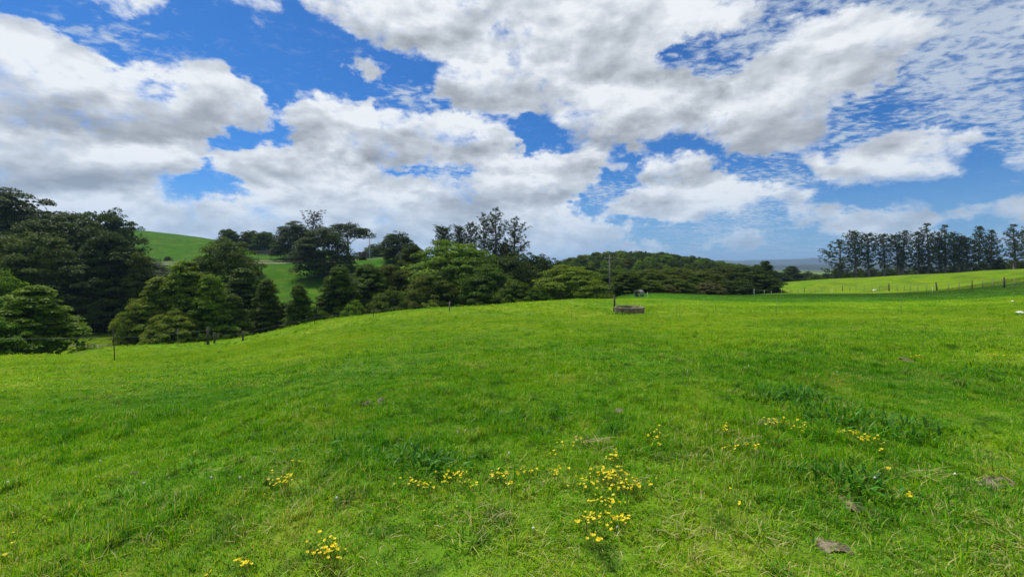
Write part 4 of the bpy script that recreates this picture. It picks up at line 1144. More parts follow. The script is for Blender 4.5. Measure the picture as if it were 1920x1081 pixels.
BC = [(525, 900, 15, 20, 12, 'small tight buttercup clump with curled straw left of centre'),
 (505, 884, 2, 8, 3, 'pair of buttercups just left of the tight clump with straw'),
 (558, 862, 2, 12, 4, 'two faint buttercups above the tight clump with straw'),
 (612, 1022, 20, 26, 24, 'loose buttercup clump at the bottom edge left of centre'),
 (462, 1046, 6, 16, 12, 'sparse buttercups at the bottom edge left of the loose clump'),
 (390, 1072, 2, 6, 4, 'lowest buttercup at the very bottom edge'),
 (24, 997, 1, 4, 3, 'single buttercup near the left edge, upper of the three there'),
 (24, 1017, 1, 4, 3, 'single buttercup near the left edge, middle of the three there'),
 (9, 1049, 1, 4, 3, 'single buttercup near the left edge, lowest of the three there'),
 (765, 902, 6, 28, 8, 'few buttercups at the left end of the long flower band'),
 (806, 914, 7, 14, 7, 'buttercups under the lush weed tuft'),
 (850, 890, 14, 24, 13, 'dense buttercups in the long band right of the weed tuft'),
 (880, 908, 6, 16, 10, 'buttercups below the dense part of the long band'),
 (936, 890, 14, 26, 10, 'buttercups in the middle of the long flower band'),
 (958, 912, 4, 12, 8, 'few buttercups under the middle of the long band'),
 (992, 884, 5, 18, 6, 'buttercups spaced out at the right end of the long band'),
 (1042, 884, 9, 24, 9, 'buttercups between the long band and the biggest clump'),
 (856, 952, 1, 3, 3, 'single buttercup standing below the long flower band'),
 (796, 952, 1, 3, 3, 'single buttercup low down left of the one under the band'),
 (1080, 832, 6, 26, 6, 'buttercups beside the pale fallen straw'),
 (1036, 848, 3, 8, 10, 'few buttercups left of the pale fallen straw'),
 (1150, 855, 11, 13, 10, 'buttercup knot between straw and biggest clump'),
 (1142, 888, 34, 30, 12, 'top of the biggest buttercup clump, its thickest part'),
 (1112, 910, 14, 34, 10, 'left flank of the biggest buttercup clump'),
 (1182, 912, 20, 28, 12, 'right flank of the biggest buttercup clump with arching straw'),
 (1130, 938, 12, 30, 9, 'middle of the biggest buttercup clump'),
 (1104, 972, 12, 22, 10, 'lower left buttercups under the biggest clump'),
 (1160, 975, 14, 28, 14, 'lower right buttercups under the biggest clump'),
 (1122, 1008, 7, 20, 12, 'lowest buttercups of the biggest clump'),
 (1222, 812, 10, 18, 12, 'buttercups above right of the biggest clump'),
 (1240, 829, 4, 14, 3, 'low row of buttercups right of the upper group'),
 (1236, 897, 2, 6, 4, 'two buttercups on their own right of the biggest clump'),
 (1362, 800, 6, 9, 7, 'orange-tinged buttercups left of the dry clump'),
 (1378, 836, 5, 20, 5, 'buttercups in the dry straw left of the right hand flowers'),
 (1415, 842, 4, 14, 5, 'buttercups below the dry straw'),
 (1456, 792, 14, 28, 8, 'buttercups behind the dry straw, thickest of the right group'),
 (1498, 804, 8, 18, 6, 'buttercups at the right end behind the dry straw'),
 (1590, 812, 8, 16, 5, 'left end of the slanting buttercup row at right'),
 (1628, 826, 14, 22, 7, 'middle of the slanting buttercup row at right'),
 (1650, 840, 5, 10, 4, 'lower end of the slanting buttercup row at right'),
 (1664, 880, 3, 10, 5, 'buttercups on the pale runner right of the tussock'),
 (1706, 920, 4, 8, 5, 'last buttercups at the end of the pale runner'),
 (1343, 896, 1, 3, 3, 'lone buttercup left of the lower right pair'),
 (1376, 922, 2, 9, 2, 'close pair of buttercups low at right centre'),
 (1388, 945, 2, 3, 3, 'bright double buttercup below the close pair'),
 (1718, 669, 9, 16, 1.5, 'far yellow flowers behind the flat dung pat'),
 (1870, 662, 8, 18, 1.5, 'far yellow flowers near the right edge')]
for b in BC: buttercup(b[0], b[1], int(b[2] * (1.7 if b[2] > 3 else 1)), *b[3:])

# ---- weeds, straw, clover
def blade_fan(n, L, W, rng, up=1.0, spread=.1, seg=4, tipdrop=.5):
    """arching leaves: n ribbons; returns verts, quads, rnd, tt"""
    V, Q, rn, tt = [], [], [], []
    o = 0
    for i in range(n):
        a = rng.uniform(0, 6.283); b0 = np.array([rng.normal() * spread, rng.normal() * spread, 0.0])
        l = L * rng.uniform(.3, 1.15) * math.exp(-1.2 * (b0[0] ** 2 + b0[1] ** 2) / (6 * spread ** 2 + 1e-9)); w = W * rng.uniform(.5, 1.3); lean = rng.uniform(.3, 1.35)
        dirh = np.array([math.cos(a), math.sin(a), 0]); side = np.array([-math.sin(a), math.cos(a), 0])
        r = rng.random()
        for k in range(seg + 1):
            f = k / seg
            c = b0 + dirh * l * lean * f ** 1.4 * .7 + np.array([0, 0, 1]) * l * up * (f - tipdrop * lean * f ** 2.4)
            ww = w * (math.sin(math.pi * min(1, f * .9 + .12)) ** .8) * .5
            V += [c - side * ww, c + side * ww + np.array([0, 0, ww * .3])]; rn += [r, r]; tt += [f, f]
            if k: Q.append((o + 2 * k - 2, o + 2 * k - 1, o + 2 * k + 1, o + 2 * k))
        o += 2 * (seg + 1)
    return np.array(V), np.array(Q), rn, tt
def clump(name, px, py, n, L, W, spread, label, cat, mat, seed, up=1.0, drop=.5, group=None, parts=None, zs=0.0, aspect=1.0):
    rng = np.random.default_rng(seed)
    x, y, z = ground_at(px, py)
    V, Q, rn, tt = blade_fan(n, L, W, rng, up, spread, 4, drop)
    V[:, 0] *= aspect
    V[:, 2] += height(V[:, 0] + x, V[:, 1] + y) - z + zs
    e = tag(empty(name, (x, y, z)), label, cat, group)
    tag(link('stalks' if cat == 'dry grass' else 'leaves', mesh_np(name, V, Q, mat, {'rnd': rn, 'tt': tt}), e), kind='stuff')
    return e
WE = [(782, 872, 150, .20, .020, .13, 'lush dark weed tuft in a shaded hollow behind the long flower band', 1.7),
      (1476, 748, 150, .28, .022, .20, 'dark leafy weed standing alone on the right middle grass', 1.4),
      (1640, 800, 170, .24, .022, .26, 'wide dark weed patch above the slanting buttercup row', 1.7),
      (940, 790, 90, .15, .016, .16, 'low dark weed tuft in the centre behind the little dung pats', 1.8),
      (1052, 784, 50, .14, .016, .09, 'small weed tuft just right of the centre one', 1.5),
      (1150, 812, 60, .14, .014, .07, 'brownish weed tuft above the biggest buttercup clump', 1.3),
      (1592, 912, 90, .22, .022, .12, 'coarse dock plant overhanging the biggest bare soil patch', 1.4),
      (1560, 775, 90, .18, .018, .18, 'mid green weed between the lone weed and the wide patch', 1.6),
      (490, 820, 50, .09, .012, .10, 'low yellowish weed left of centre under the crusty dung pat', 1.6),
      (1005, 812, 40, .10, .022, .08, 'pale broad-leaved rosette behind the long flower band', 1.3),
      (690, 842, 90, .14, .016, .22, 'spread of coarse grass left of the lush weed tuft', 1.5),
      (1860, 700, 60, .20, .02, .3, 'darker coarse tuft at the right edge in the middle distance', 1.5)]
for i, (px, py, n, L, W, sp, lab, asp) in enumerate(WE):
    clump('weed_plant', px, py, int(n * 2.4), L * .86, W * .66, sp * 1.1, lab, 'weed', M_weed, 300 + i, aspect=asp)
clump('weed_plant', 1178, 590.5, 170, .20, .035, .42, 'low leafy weeds growing along the front of the concrete trough', 'weed', M_weed, 390, aspect=1.9)
clump('weed_plant', 1182, 583, 60, .16, .03, .30, 'few weeds behind the concrete trough', 'weed', M_weed, 391, aspect=2.0)
ST = [(522, 908, 16, .15, .004, .03, 'curled straw ring at the tight buttercup clump', .5),
      (1102, 836, 46, .30, .005, .07, 'pale fallen straw above the biggest buttercup clump', .28),
      (1128, 858, 16, .34, .005, .03, 'thin straw stalks standing right of the pale fallen straw', .6),
      (1195, 925, 26, .25, .004, .09, 'arching straw over the right flank of the biggest clump', .6),
      (1386, 838, 60, .22, .005, .13, 'dry straw tuft left of the right hand flowers', .5),
      (1432, 806, 60, .18, .005, .08, 'brown dry grass tuft among the right hand flowers', .8),
      (272, 1034, 8, .12, .006, .012, 'short yellow straw upright in the lower left grass', 1.0),
      (900, 985, 60, .14, .004, .16, 'withered yellow grass below the long flower band', .5),
      (465, 1005, 22, .15, .004, .08, 'thin dry stalks lying above the bottom left buttercups', .2),
      (1285, 1010, 20, .2, .004, .1, 'dry stalk lying right of the lowest buttercups', .15),
      (385, 895, 14, .14, .003, .08, 'few fallen stalks left of the tight buttercup clump', .15),
      (1720, 900, 22, .34, .004, .09, 'pale runner stalks trailing to the last buttercups at right', .3),
      (1450, 1040, 70, .14, .004, .22, 'dry grass at the bottom edge left of the pale earth patch', .5),
      (940, 905, 40, .14, .004, .22, 'dry stalks mixed through the long flower band', .5),
      (1075, 1050, 70, .10, .004, .25, 'withered grass at the bottom edge under the biggest clump', .5),
      (880, 820, 14, .12, .004, .05, 'bent dry stalks beside the pale rosette', .4),
      (660, 1060, 50, .12, .004, .2, 'dry grass around the loose buttercups at the bottom edge', .4)]
for i, (px, py, n, L, W, sp, lab, up) in enumerate(ST):
    clump('dry_grass_tuft', px, py, n, L, W * .72, sp, lab, 'dry grass', M_straw, 500 + i, up=up, zs=.04, drop=.4, aspect=1.3)
def clover_mesh():
    mb = MB(); mb.lathe([(.0001, .06), (.005, .058), (.008, .051), (.006, .044), (.0001, .042)], 8); mb.tube([(0, 0, -.01), (0, 0, .045)], .0012, 4, cap=False)
    return mb.mesh('clover', M_clover)
cm = clover_mesh(); crng = np.random.default_rng(4)
for px, py in [(955, 858), (1158, 1003), (700, 700), (655, 676), (550, 760), (538, 762), (395, 905), (270, 915), (10, 915), (450, 905), (1640, 905), (1000, 1000), (1790, 898), (632, 943), (1290, 700), (1105, 690), (1405, 690), (190, 870), (1570, 700), (870, 640), (1275, 600), (1320, 560)]:
    x, y, z = ground_at(px, py + 3)
    o = link('clover_flower', cm, loc=(x, y, z)); o.rotation_euler[0] = crng.normal() * .2
    s = max(1, y / 6); o.scale = (s ** .6,) * 3
    tag(o, 'small white clover head in the grass', 'clover flower', 'white clover heads scattered in the grass')

# ---- concrete trough
TX, TY = (1180 - 960) / FPX * 27.0, 27.0
tz = hz(TX, TY) - .03
t_ = tag(empty('water_trough', (TX, TY, tz)), 'round weathered concrete water trough sunk in the grass', 'trough')
mb = MB(); Ro, Ri, Hh = .92, .83, .47
mb.lathe([(Ri, .06), (Ri, Hh - .012), (Ri + .012, Hh), (Ro - .015, Hh), (Ro, Hh - .015), (Ro, Hh - .07), (Ro - .008, Hh - .08), (Ro - .008, -.10)], 56)
mb.lathe([(.001, .06), (Ri, .06)], 56)
link('ring_wall', mb.mesh('trough_ring', M_concrete, smooth=False), t_)
mb = MB(); mb.lathe([(.001, .20), (Ri + .002, .20)], 40); link('water', mb.mesh('trough_water', M_water), t_)
mb = MB(); mb.lathe([(.001, .38), (.07, .37), (.10, .31), (.08, .25), (.001, .24)], 14, (.34, .30, .02)); mb.tube([(.34, .30, .36), (.62, .55, .46), (.70, .62, .49)], .018, 6)
link('float_valve', mb.mesh('trough_float', M_greyconc, smooth=True), t_)
px_, py_ = TX - .86, TY + .36
z = hz(px_, py_)
mb = MB(); mb.tube([(0, 0, -.2), (0.01, 0, .5), (0, 0.01, 1.02 + .0)], [.065, .062, .058], 9)
o = tag(empty('fence_post', (px_, py_, z)), 'short dark post standing at the left back of the round trough', 'post')
link('shaft', mb.mesh('trough_post', M_post), o)
mb = MB(); mb.tube([(0, -.02, .96), (0, -.10, .98), (0, -.10, 1.04)], .014, 5); link('insulator', mb.mesh('post_insulator', M_post), o)

# ---- concrete pipe lying at the paddock edge
PX_, PY_ = (1196 - 960) / FPX * 50, 50.0
mb = MB(); r_o, r_i, Lp = .43, .36, 1.35
k = 40; prof = [(r_i, Lp), (r_i, 0), (r_i + .008, -.006), (r_o - .01, -.006), (r_o, 0), (r_o, .10), (r_o - .02, .12), (r_o - .02, Lp - .01), (r_o - .03, Lp)]
mb.lathe(prof, k, closed=True)
o = link('concrete_pipe', mb.mesh('concrete_pipe', M_greyconc, smooth=False), loc=(PX_ - .1, PY_ - .2, hz(PX_, PY_) + r_o - .10))
ax = Vector((.56, .83, 0.02)).normalized(); o.rotation_mode = 'QUATERNION'; o.rotation_quaternion = ax.to_track_quat('Z', 'X')
tag(o, 'short grey concrete pipe lying open end towards the paddock before the trees', 'pipe')

# ---- poles
def pole(px, d, ytop, arm_w, arm_drop, r, mat, label, base=None, arm_rot=0.0):
    X = (px - 960) / FPX * d; z = hz(X, d)
    top = EYE - (ytop - HOR) / FPX * d - z
    e = tag(empty('power_pole', (X, d, z)), label, 'power pole')
    mb = MB(); mb.tube([(0, 0, -.5), (0, 0, top * .5), (0, 0, top)], [r, r * .85, r * .65], 10); link('shaft', mb.mesh('pole_shaft', mat), e)
    mb = MB(); mb.box((0, -r, top - arm_drop), (arm_w, .10, .12), arm_rot); link('crossarm', mb.mesh('pole_arm', mat), e)
    for s in (-.45, -.15, .15, .45):
        mb = MB(); mb.lathe([(.001, .17), (.03, .16), (.045, .10), (.025, .06), (.03, 0), (.001, 0)], 8, (s * arm_w * math.cos(arm_rot), -r + s * arm_w * math.sin(arm_rot), top - arm_drop + .062))
        link('insulator', mb.mesh('pole_insulator', M_greyconc), e)
    return e, top, X, z
e, top, X, z = pole(1143, 58, 478, 1.5, .45, .10, M_greypost, 'near grey timber power pole with a crossarm in front of the tree belt')
mb = MB(); mb.box((-.12, -.1, 1.45), (.12, .06, .18)); link('plate', mb.mesh('pole_plate', M_white), e)
pole(693, 132, 446, 2.4, .15, .20, M_polec, 'far pale concrete power pole on the skyline of the hill')

# ---- right paddock fence
def post_mesh(h, r, mat, n=6): 
    mb = MB(); mb.tube([(0, 0, -.2), (0, 0, h)], [r, r * .92], n); return mb.mesh('post', mat)
# fence line on the ground from far left to near right
FL = np.array([(66.0 + 4, 112.0), (70.0, 95.0), (66.0, 75.0), (62.5, 62.0), (57.4, 50.0), (55.0, 44.0)])
posts_px = [(1473, 0), (1483, 0), (1497, 0), (1508, 1), (1519, 0), (1529, 0), (1541, 0), (1553, 0), (1567, 0), (1579.5, 1), (1593, 0), (1605, 0), (1620, 0), (1635, 0), (1649, 0), (1667, 2), (1682, 0), (1695, 0), (1707.6, 0), (1721, 0), (1737.5, 0), (1757, 2), (1778, 0), (1798, 0), (1822.5, 1), (1842, 0), (1862, 0), (1883, 2), (1903, 0), (1924, 0)]
fe = tag(empty('paddock_fence', (62.0, 62.0, hz(62.0, 62.0))), 'long post and batten fence crossing below the right hand pine paddock', 'fence')
pm = [post_mesh(1.1, .035, M_greypost, 5), post_mesh(1.2, .06, M_post), post_mesh(1.25, .095, M_post)]
tops = []
for px, kind in posts_px:
    d = float(np.interp(px, [1473, 1529, 1667, 1778, 1883, 1930], [105, 95, 75, 62, 50, 45.5]))
    X = (px - 960) / FPX * d; z = hz(X, d)
    o = bpy.data.objects.new('post' if kind else 'batten', pm[kind]); COL.objects.link(o); o.parent = fe
    o.location = (X - 62.0, d - 62.0, z - fe.location.z); o.rotation_euler = (trng.normal() * .02, trng.normal() * .03, 0)
    if px == 1757: o.rotation_euler = (0.05, -.20, 0); o['label'] = 'thick post leaning to the left'
    tops.append((X - 62.0, d - 62.0, z - fe.location.z))
tops = np.array(tops)
for hgt in (.25, .48, .72, .98):
    mb = MB(); mb.tube(tops + np.array([0, -.05, hgt]), .006, 3, cap=False); link('wire', mb.mesh('fence_wire', M_wire), fe)

# ---- electric fence along the left rim and the crest
def standard_mesh(h, r, mat):
    mb = MB(); mb.tube([(0, 0, -.15), (0.01, 0, h * .5), (0, 0, h)], r, 5); mb.tube([(0, 0, h - .06), (.05, 0, h - .03), (.05, 0, h + .02)], r * .8, 4); return mb.mesh('standard', mat)
ef = ground_at(333, 646)
fe2 = tag(empty('electric_fence', ef), 'low electric fence with thin standards and dark posts along the left rim of the paddock', 'fence')
line = []
def put2(px, py, h, r, mat, nm='post', label=None, extra=0.0, rx=0.0):
    x, y, z = ground_at(px, py) if not extra else (0, 0, 0)
    if extra:
        y = extra; x = (px - 960) / FPX * y; z = hz(x, y)
    o = link(nm, standard_mesh(h, r, mat) if nm == 'standard' else post_mesh(h, r, mat), fe2, (x - ef[0], y - ef[1], z - ef[2]))
    o.rotation_euler[1] = rx
    if label: o['label'] = label
    line.append((x - ef[0], y - ef[1], z - ef[2] + min(h, .95) - .08))
put2(-60, 688, 1.0, .012, M_post, 'standard')
put2(215, 680, 1.15, .014, M_post, 'standard', rx=-.05)
put2(333, 650, 1.1, .016, M_greypost, 'standard')
put2(390, 646, 1.05, .075, M_post, label='thick dark post, left of the pair')
put2(402, 644, .70, .06, M_post, label='shorter dark post, right of the pair')
put2(409, 0, 1.0, .02, M_greypost, 'standard', extra=34)
put2(430, 0, .9, .02, M_post, 'standard', extra=35)
put2(445, 0, .9, .02, M_post, 'standard', extra=34.5)
put2(455.5, 639, .60, .055, M_post, label='single short dark post')
put2(590, 608, .55, .02, M_post, 'standard')
put2(700, 594, .5, .02, M_post, 'standard')
put2(843, 583, .60, .045, M_greypost, label='lone grey post on the crest before the dark trees')
put2(905, 0, .55, .02, M_post, 'standard', extra=42)
put2(985, 0, .6, .02, M_post, 'standard', extra=44)
put2(1072, 0, .7, .02, M_post, 'standard', extra=47)
put2(1140, 557, .85, .02, M_greypost, 'standard')
mb = MB(); P = []
for a, b in zip(line[:-1], line[1:]):
    a = np.array(a); b = np.array(b)
    for f in np.linspace(0, 1, 7)[:-1]: P.append(a * (1 - f) + b * f - np.array([0, 0, .10]) * 4 * f * (1 - f) * min(1, np.linalg.norm(b - a) / 12))
P.append(line[-1]); mb.tube(P, .0035, 3, cap=False); link('wire', mb.mesh('electric_wire', M_wire), fe2)

# ---- thin strip-grazing fence in the middle distance and white standards
g0 = ground_at(1456, 592)
fe3 = tag(empty('strip_fence', g0), 'almost invisible strip grazing wire on very thin rods right of the trough', 'fence')
L3 = []
for px, py in ((1072, 600), (1268, 594), (1456, 592), (1690, 590), (1990, 588)):
    x, y, z = ground_at(px, py); mb = MB(); mb.tube([(0, 0, -.1), (0, 0, .88)], .007, 4)
    link('rod', mb.mesh('rod', M_greypost), fe3, (x - g0[0], y - g0[1], z - g0[2])); L3.append((x - g0[0], y - g0[1], z - g0[2] + .82))
mb = MB(); mb.tube(L3, .0025, 3, cap=False); link('wire', mb.mesh('strip_wire', M_wire), fe3)
for px, py, h, lab in ((1214, 557, .55, 'white standard right of the concrete pipe'), (1366, 553, .5, 'short white standard below the russet shrub'), (1414, 556.5, 1.0, 'tall white standard before the dark end of the belt'), (1433, 552, .7, 'white standard right of the tall one'),
                       (1446, 551, .55, 'low white standard between two others at the belt end'), (1465, 550, .75, 'white standard at the right end of the tree belt'), (1560, 551.5, .75, 'white standard before the first battens of the long fence'), (1748, 549.5, .8, 'T-shaped white standard under the leaning post'),
                       (1105, 560, .5, 'pale standard on the rim left of the near power pole')):
    x, y, z = ground_at(px, py)
    e = tag(empty('tread_in_standard', (x, y, z)), lab, 'fence standard', 'white tread-in standards at the far edge of the paddock')
    mb = MB(); mb.tube([(0, 0, -.1), (0, 0, h)], .015, 5); link('stake', mb.mesh('stake', M_white), e)
    mb = MB(); mb.box((0, 0, h - .03), (.11, .03, .04)); mb.box((.0, 0, h * .55), (.10, .04, .04)); link('hook', mb.mesh('hook', M_white), e)

# ---- litter
def slab(px, py, w, dpt, h, label, rz, tilt):
    x, y, z = ground_at(px, py); mb = MB()
    n = 20; th = np.arange(n) / n * 6.283
    r = 1 + .12 * np.sin(th * 3 + px) + .06 * np.sin(th * 5)
    top = np.stack([np.cos(th) * w / 2 * r, np.sin(th) * dpt / 2 * r, np.full(n, h) + .02 * np.sin(th * 2)], -1)
    bot = top * np.array([1.04, 1.04, 0]); V = np.vstack([top, bot, [[0, 0, h * 1.08]]])
    mb.add(V, [(i, (i + 1) % n, n + (i + 1) % n, n + i)[::-1] for i in range(n)], [(2 * n, i, (i + 1) % n) for i in range(n)])
    o = link('white_slab', mb.mesh('slab', M_white), loc=(x, y, z + .08)); o.rotation_euler = (tilt, 0, rz)
    tag(o, label, 'slab')
slab(1899, 567, .20, .12, .02, 'upper of two small white slabs in the grass at the right edge', .2, .25)
slab(1912, 590, .25, .16, .02, 'lower, brighter of two white slabs in the grass at the right edge', -.1, .25)
x, y, z = ground_at(1640, 544.5)
mb = MB(); rg = np.random.default_rng(3)
th, ph = np.meshgrid(np.arange(14) / 14 * 6.283, np.linspace(0.05, 1.5, 7))
rad = .24 * (1 + .22 * np.sin(th * 2 + 1) * np.cos(ph) + .15 * np.sin(th * 5 + ph * 4))
V = np.stack([rad * np.cos(th) * np.cos(ph) * 1.3, rad * np.sin(th) * np.cos(ph), rad * np.sin(ph) * .95 - .03], -1).reshape(-1, 3)
q = [(i * 14 + j, i * 14 + (j + 1) % 14, (i + 1) * 14 + (j + 1) % 14, (i + 1) * 14 + j) for i in range(6) for j in range(14)]
mb.add(V, q); o = link('white_sack', mb.mesh('sack', M_white, smooth=True), loc=(x, y, z)); tag(o, 'crumpled white sack lying behind the battens of the long fence', 'sack')

# ---- on the hill: track, bank, fence, stock pens, yard
def ribbon(name, pts, w, mat, label, cat=None, kind='structure', dz=.05):
    P = []
    for px, d in pts: P.append(((px - 960) / FPX * d, d))
    P = np.array(P); s = np.concatenate([[0], np.cumsum(np.hypot(*np.diff(P, axis=0).T))])
    n = int(s[-1] / 1.2); si = np.linspace(0, s[-1], n); X = np.interp(si, s, P[:, 0]); Y = np.interp(si, s, P[:, 1])
    tx, ty = np.gradient(X), np.gradient(Y); L = np.hypot(tx, ty); nx, ny = -ty / L, tx / L
    m = 6; V = []
    for k in range(m):
        f = k / (m - 1) - .5
        ww = w * (1 + .25 * (fbm(si * .2, si * 0 + k * 3, 7, 2) - .5))
        x, y = X + nx * ww * f, Y + ny * ww * f
        V.append(np.stack([x, y, height(x, y) + dz * (1 if 0 < k < m - 1 else -2)], -1))
    V = np.concatenate(V)
    i, k = np.meshgrid(np.arange(n - 1), np.arange(m - 1)); i, k = i.ravel(), k.ravel()
    q = np.stack([k * n + i, k * n + i + 1, (k + 1) * n + i + 1, (k + 1) * n + i], -1)
    tag(link(name, mesh_np(name, V, q, mat, smooth=True)), label, cat, kind=kind)
TRK = [(180, 122), (300, 120), (400, 119), (480, 118), (560, 119), (640, 122), (720, 130)]
ribbon('track', TRK, 1.5, M_clay, 'pale clay farm track along the hillside', dz=.08)
M_bank = plain('rough_bank', (0.13, 0.11, 0.05), .95, .4, .8, (0.055, 0.075, 0.02))
ribbon('bank', [(p, d + 3.6) for p, d in TRK[:-1]], 3.4, M_bank, 'rough brown bank above the farm track', dz=.10)
hf = tag(empty('hill_fence', ((480 - 960) / FPX * 117, 117, hz((480 - 960) / FPX * 117, 117))), 'wire fence with sparse posts beside the farm track on the hill', 'fence')
hp_ = []
hm = post_mesh(1.25, .07, M_post, 5)
for px in list(range(255, 600, 23)):
    d = float(np.interp(px, [p for p, _ in TRK], [q for _, q in TRK])) + 6.0; X = (px - 960) / FPX * d; z = hz(X, d)
    o = bpy.data.objects.new('post', hm); COL.objects.link(o); o.parent = hf; o.location = Vector((X, d, z)) - hf.location; hp_.append(tuple(o.location))
for h in (.5, 1.0):
    mb = MB(); mb.tube(np.array(hp_) + np.array([0, 0, h]), .012, 3, cap=False); link('wire', mb.mesh('hill_wire', M_wire), hf)
def pen(px0, px1, d, nposts, nrail, h, label, name='stock_pen', gate=False, cat='stock pen', depth=6.0):
    X0, X1 = (px0 - 960) / FPX * d, (px1 - 960) / FPX * d; xm = (X0 + X1) / 2; z0 = hz(xm, d)
    e = tag(empty(name, (xm, d, z0)), label, cat)
    pmz = post_mesh(h + .1, .10, M_post, 5)
    for yy in (0, depth):
        xs = np.linspace(X0, X1, nposts)
        for x in xs:
            o = bpy.data.objects.new('post', pmz); COL.objects.link(o); o.parent = e; o.location = (x - xm, yy, hz(x, d + yy) - z0)
        for k in range(nrail):
            mb = MB(); za, zb = hz(X0, d + yy) - z0, hz(X1, d + yy) - z0; zz = .3 + k * (h - .3) / (nrail - 1)
            A = np.array([[X0 - xm, yy - .12, za + zz - .07], [X1 - xm, yy - .12, zb + zz - .07], [X1 - xm, yy - .12, zb + zz + .07], [X0 - xm, yy - .12, za + zz + .07]])
            V = np.vstack([A, A + np.array([0, .05, 0])]); mb.add(V, [(0, 1, 2, 3), (7, 6, 5, 4), (0, 4, 5, 1), (3, 2, 6, 7), (1, 5, 6, 2), (0, 3, 7, 4)])
            link('rail', mb.mesh('rail', M_rail), e)
    return e
pen(478, 532, 140, 9, 4, 1.5, 'grey timber stock pens left of the dark dome tree on the hill')
pen(656, 684, 126, 5, 3, 1.7, 'timber loading yard rails between the round tree and the pale pole', 'loading_yard', cat='yard')
X = (680 - 960) / FPX * 125; z = hz(X, 125)
mb = MB(); mb.box((0, 0, 1.1), (1.9, 1.4, 2.2)); e = tag(empty('pump_shed', (X, 125, z)), 'small dark shed at the right end of the loading yard', 'shed'); link('wall', mb.mesh('shed_wall', M_post), e)
mb = MB(); mb.box((0, 0, 2.27), (2.3, 1.8, .12)); link('roof', mb.mesh('shed_roof', M_rail), e)

# ------------------------------------------------------------------ grass
def grass_patch(seed, rad, n, hmin, hmax, wd, lean=.55, seg=2, dense_c=0.0):
    rng = np.random.default_rng(seed)
    r = rad * np.sqrt(rng.random(n)); a = rng.uniform(0, 6.283, n)
    B = np.stack([r * np.cos(a), r * np.sin(a), np.full(n, -.008)], -1)
    # blades gather in tillers
    tl = rng.integers(0, max(4, n // 9), n); tc = rng.normal(size=(max(4, n // 9), 2)) * rad * .55
    k = rng.random(n) < .80
    B[k, :2] = tc[tl[k]] + rng.normal(size=(k.sum(), 2)) * rad * .07
    a = rng.uniform(0, 6.283, n); l = rng.uniform(hmin, hmax, n) * rng.uniform(.6, 1, n); th_ = rng.uniform(.55, 1.5, max(4, n // 9)); l[k] *= th_[tl[k]]; ln = rng.gamma(2.0, lean / 2, n).clip(0, 1.6)
    w = wd * rng.uniform(.6, 1.3, n)
    dh = np.stack([np.cos(a), np.sin(a), 0 * a], -1); sd_ = np.stack([-np.sin(a), np.cos(a), 0 * a], -1)
    up = np.array([0, 0, 1.0])
    def pt(f):
        return B + dh * (l * ln * .8 * f ** 1.7)[:, None] + up * (l * (f - .42 * np.minimum(ln, 1.1) * f ** 2.2))[:, None]
    if seg == 2:
        V = np.stack([pt(0) - sd_ * w[:, None] * .4, pt(0) + sd_ * w[:, None] * .4, pt(.5) - sd_ * w[:, None] * .5, pt(.5) + sd_ * w[:, None] * .5, pt(1.0)], 1)
        b = np.arange(n)[:, None] * 5
        q = np.hstack([b, b + 1, b + 3, b + 2]); tt = np.hstack([b + 2, b + 3, b + 4])
        T = np.tile([0, 0, .5, .5, 1.0], n); rn = np.repeat(rng.random(n), 5)
        return mesh_np('grass_patch', V.reshape(-1, 3), [q, tt], M_grass, {'rnd': rn, 'tt': T})
    V = np.stack([pt(0) - sd_ * w[:, None] * .5, pt(0) + sd_ * w[:, None] * .5, pt(.9)], 1)
    tt = np.arange(n * 3).reshape(n, 3)
    return mesh_np('grass_patch', V.reshape(-1, 3), [tt], M_grass, {'rnd': np.repeat(rng.random(n), 3), 'tt': np.tile([0, 0, 1.0], n)})
pc = bpy.data.collections.new('grass_patches')       # sources for the instancing, not linked to the scene
NPATCH = 16
for i in range(NPATCH):
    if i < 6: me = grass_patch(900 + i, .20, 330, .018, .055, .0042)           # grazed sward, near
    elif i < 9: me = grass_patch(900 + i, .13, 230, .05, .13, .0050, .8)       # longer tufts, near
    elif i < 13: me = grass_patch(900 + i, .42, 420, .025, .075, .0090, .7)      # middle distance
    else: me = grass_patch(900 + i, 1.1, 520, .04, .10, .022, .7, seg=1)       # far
    pc.objects.link(bpy.data.objects.new('grass_patch_%02d' % i, me))
grng = np.random.default_rng(12)
PTS, SC, IX = [], [], []
def scatter(r0, r1, cell, idx, smin, smax, prob=None):
    x0 = -1.32 * r1 - 3; x1 = 1.32 * r1 + 3
    gx_, gy_ = np.meshgrid(np.arange(x0, x1, cell), np.arange(.6 if r0 < 1 else r0 * .9, r1, cell))
    X = gx_.ravel() + grng.uniform(-.5, .5, gx_.size) * cell; Y = gy_.ravel() + grng.uniform(-.5, .5, gx_.size) * cell
    k = (np.abs(X) < 1.30 * Y + 2.6) & (Y >= r0) & (Y < r1)
    X, Y = X[k], Y[k]
    if prob is not None:
        k = grng.random(len(X)) < prob(X, Y); X, Y = X[k], Y[k]
    for bx, by, bw, bd in BARE:
        if bw > 1: continue
        k = ((X - bx) / (bw * .8)) ** 2 + ((Y - by) / (bd * .8)) ** 2 > grng.uniform(.25, 1.0, len(X)); X, Y = X[k], Y[k]
    k = np.hypot(X - TX, Y - TY) > .95 + (.2 if cell > .2 else 0); X, Y = X[k], Y[k]
    PTS.append(np.stack([X, Y], -1)); n = len(X)
    lush = fbm(X * .45 + 9, Y * .45, 61, 3)
    SC.append((smin + (smax - smin) * np.clip((lush - .3) / .4, 0, 1)) * grng.uniform(.85, 1.15, n)); IX.append(grng.choice(idx, n))
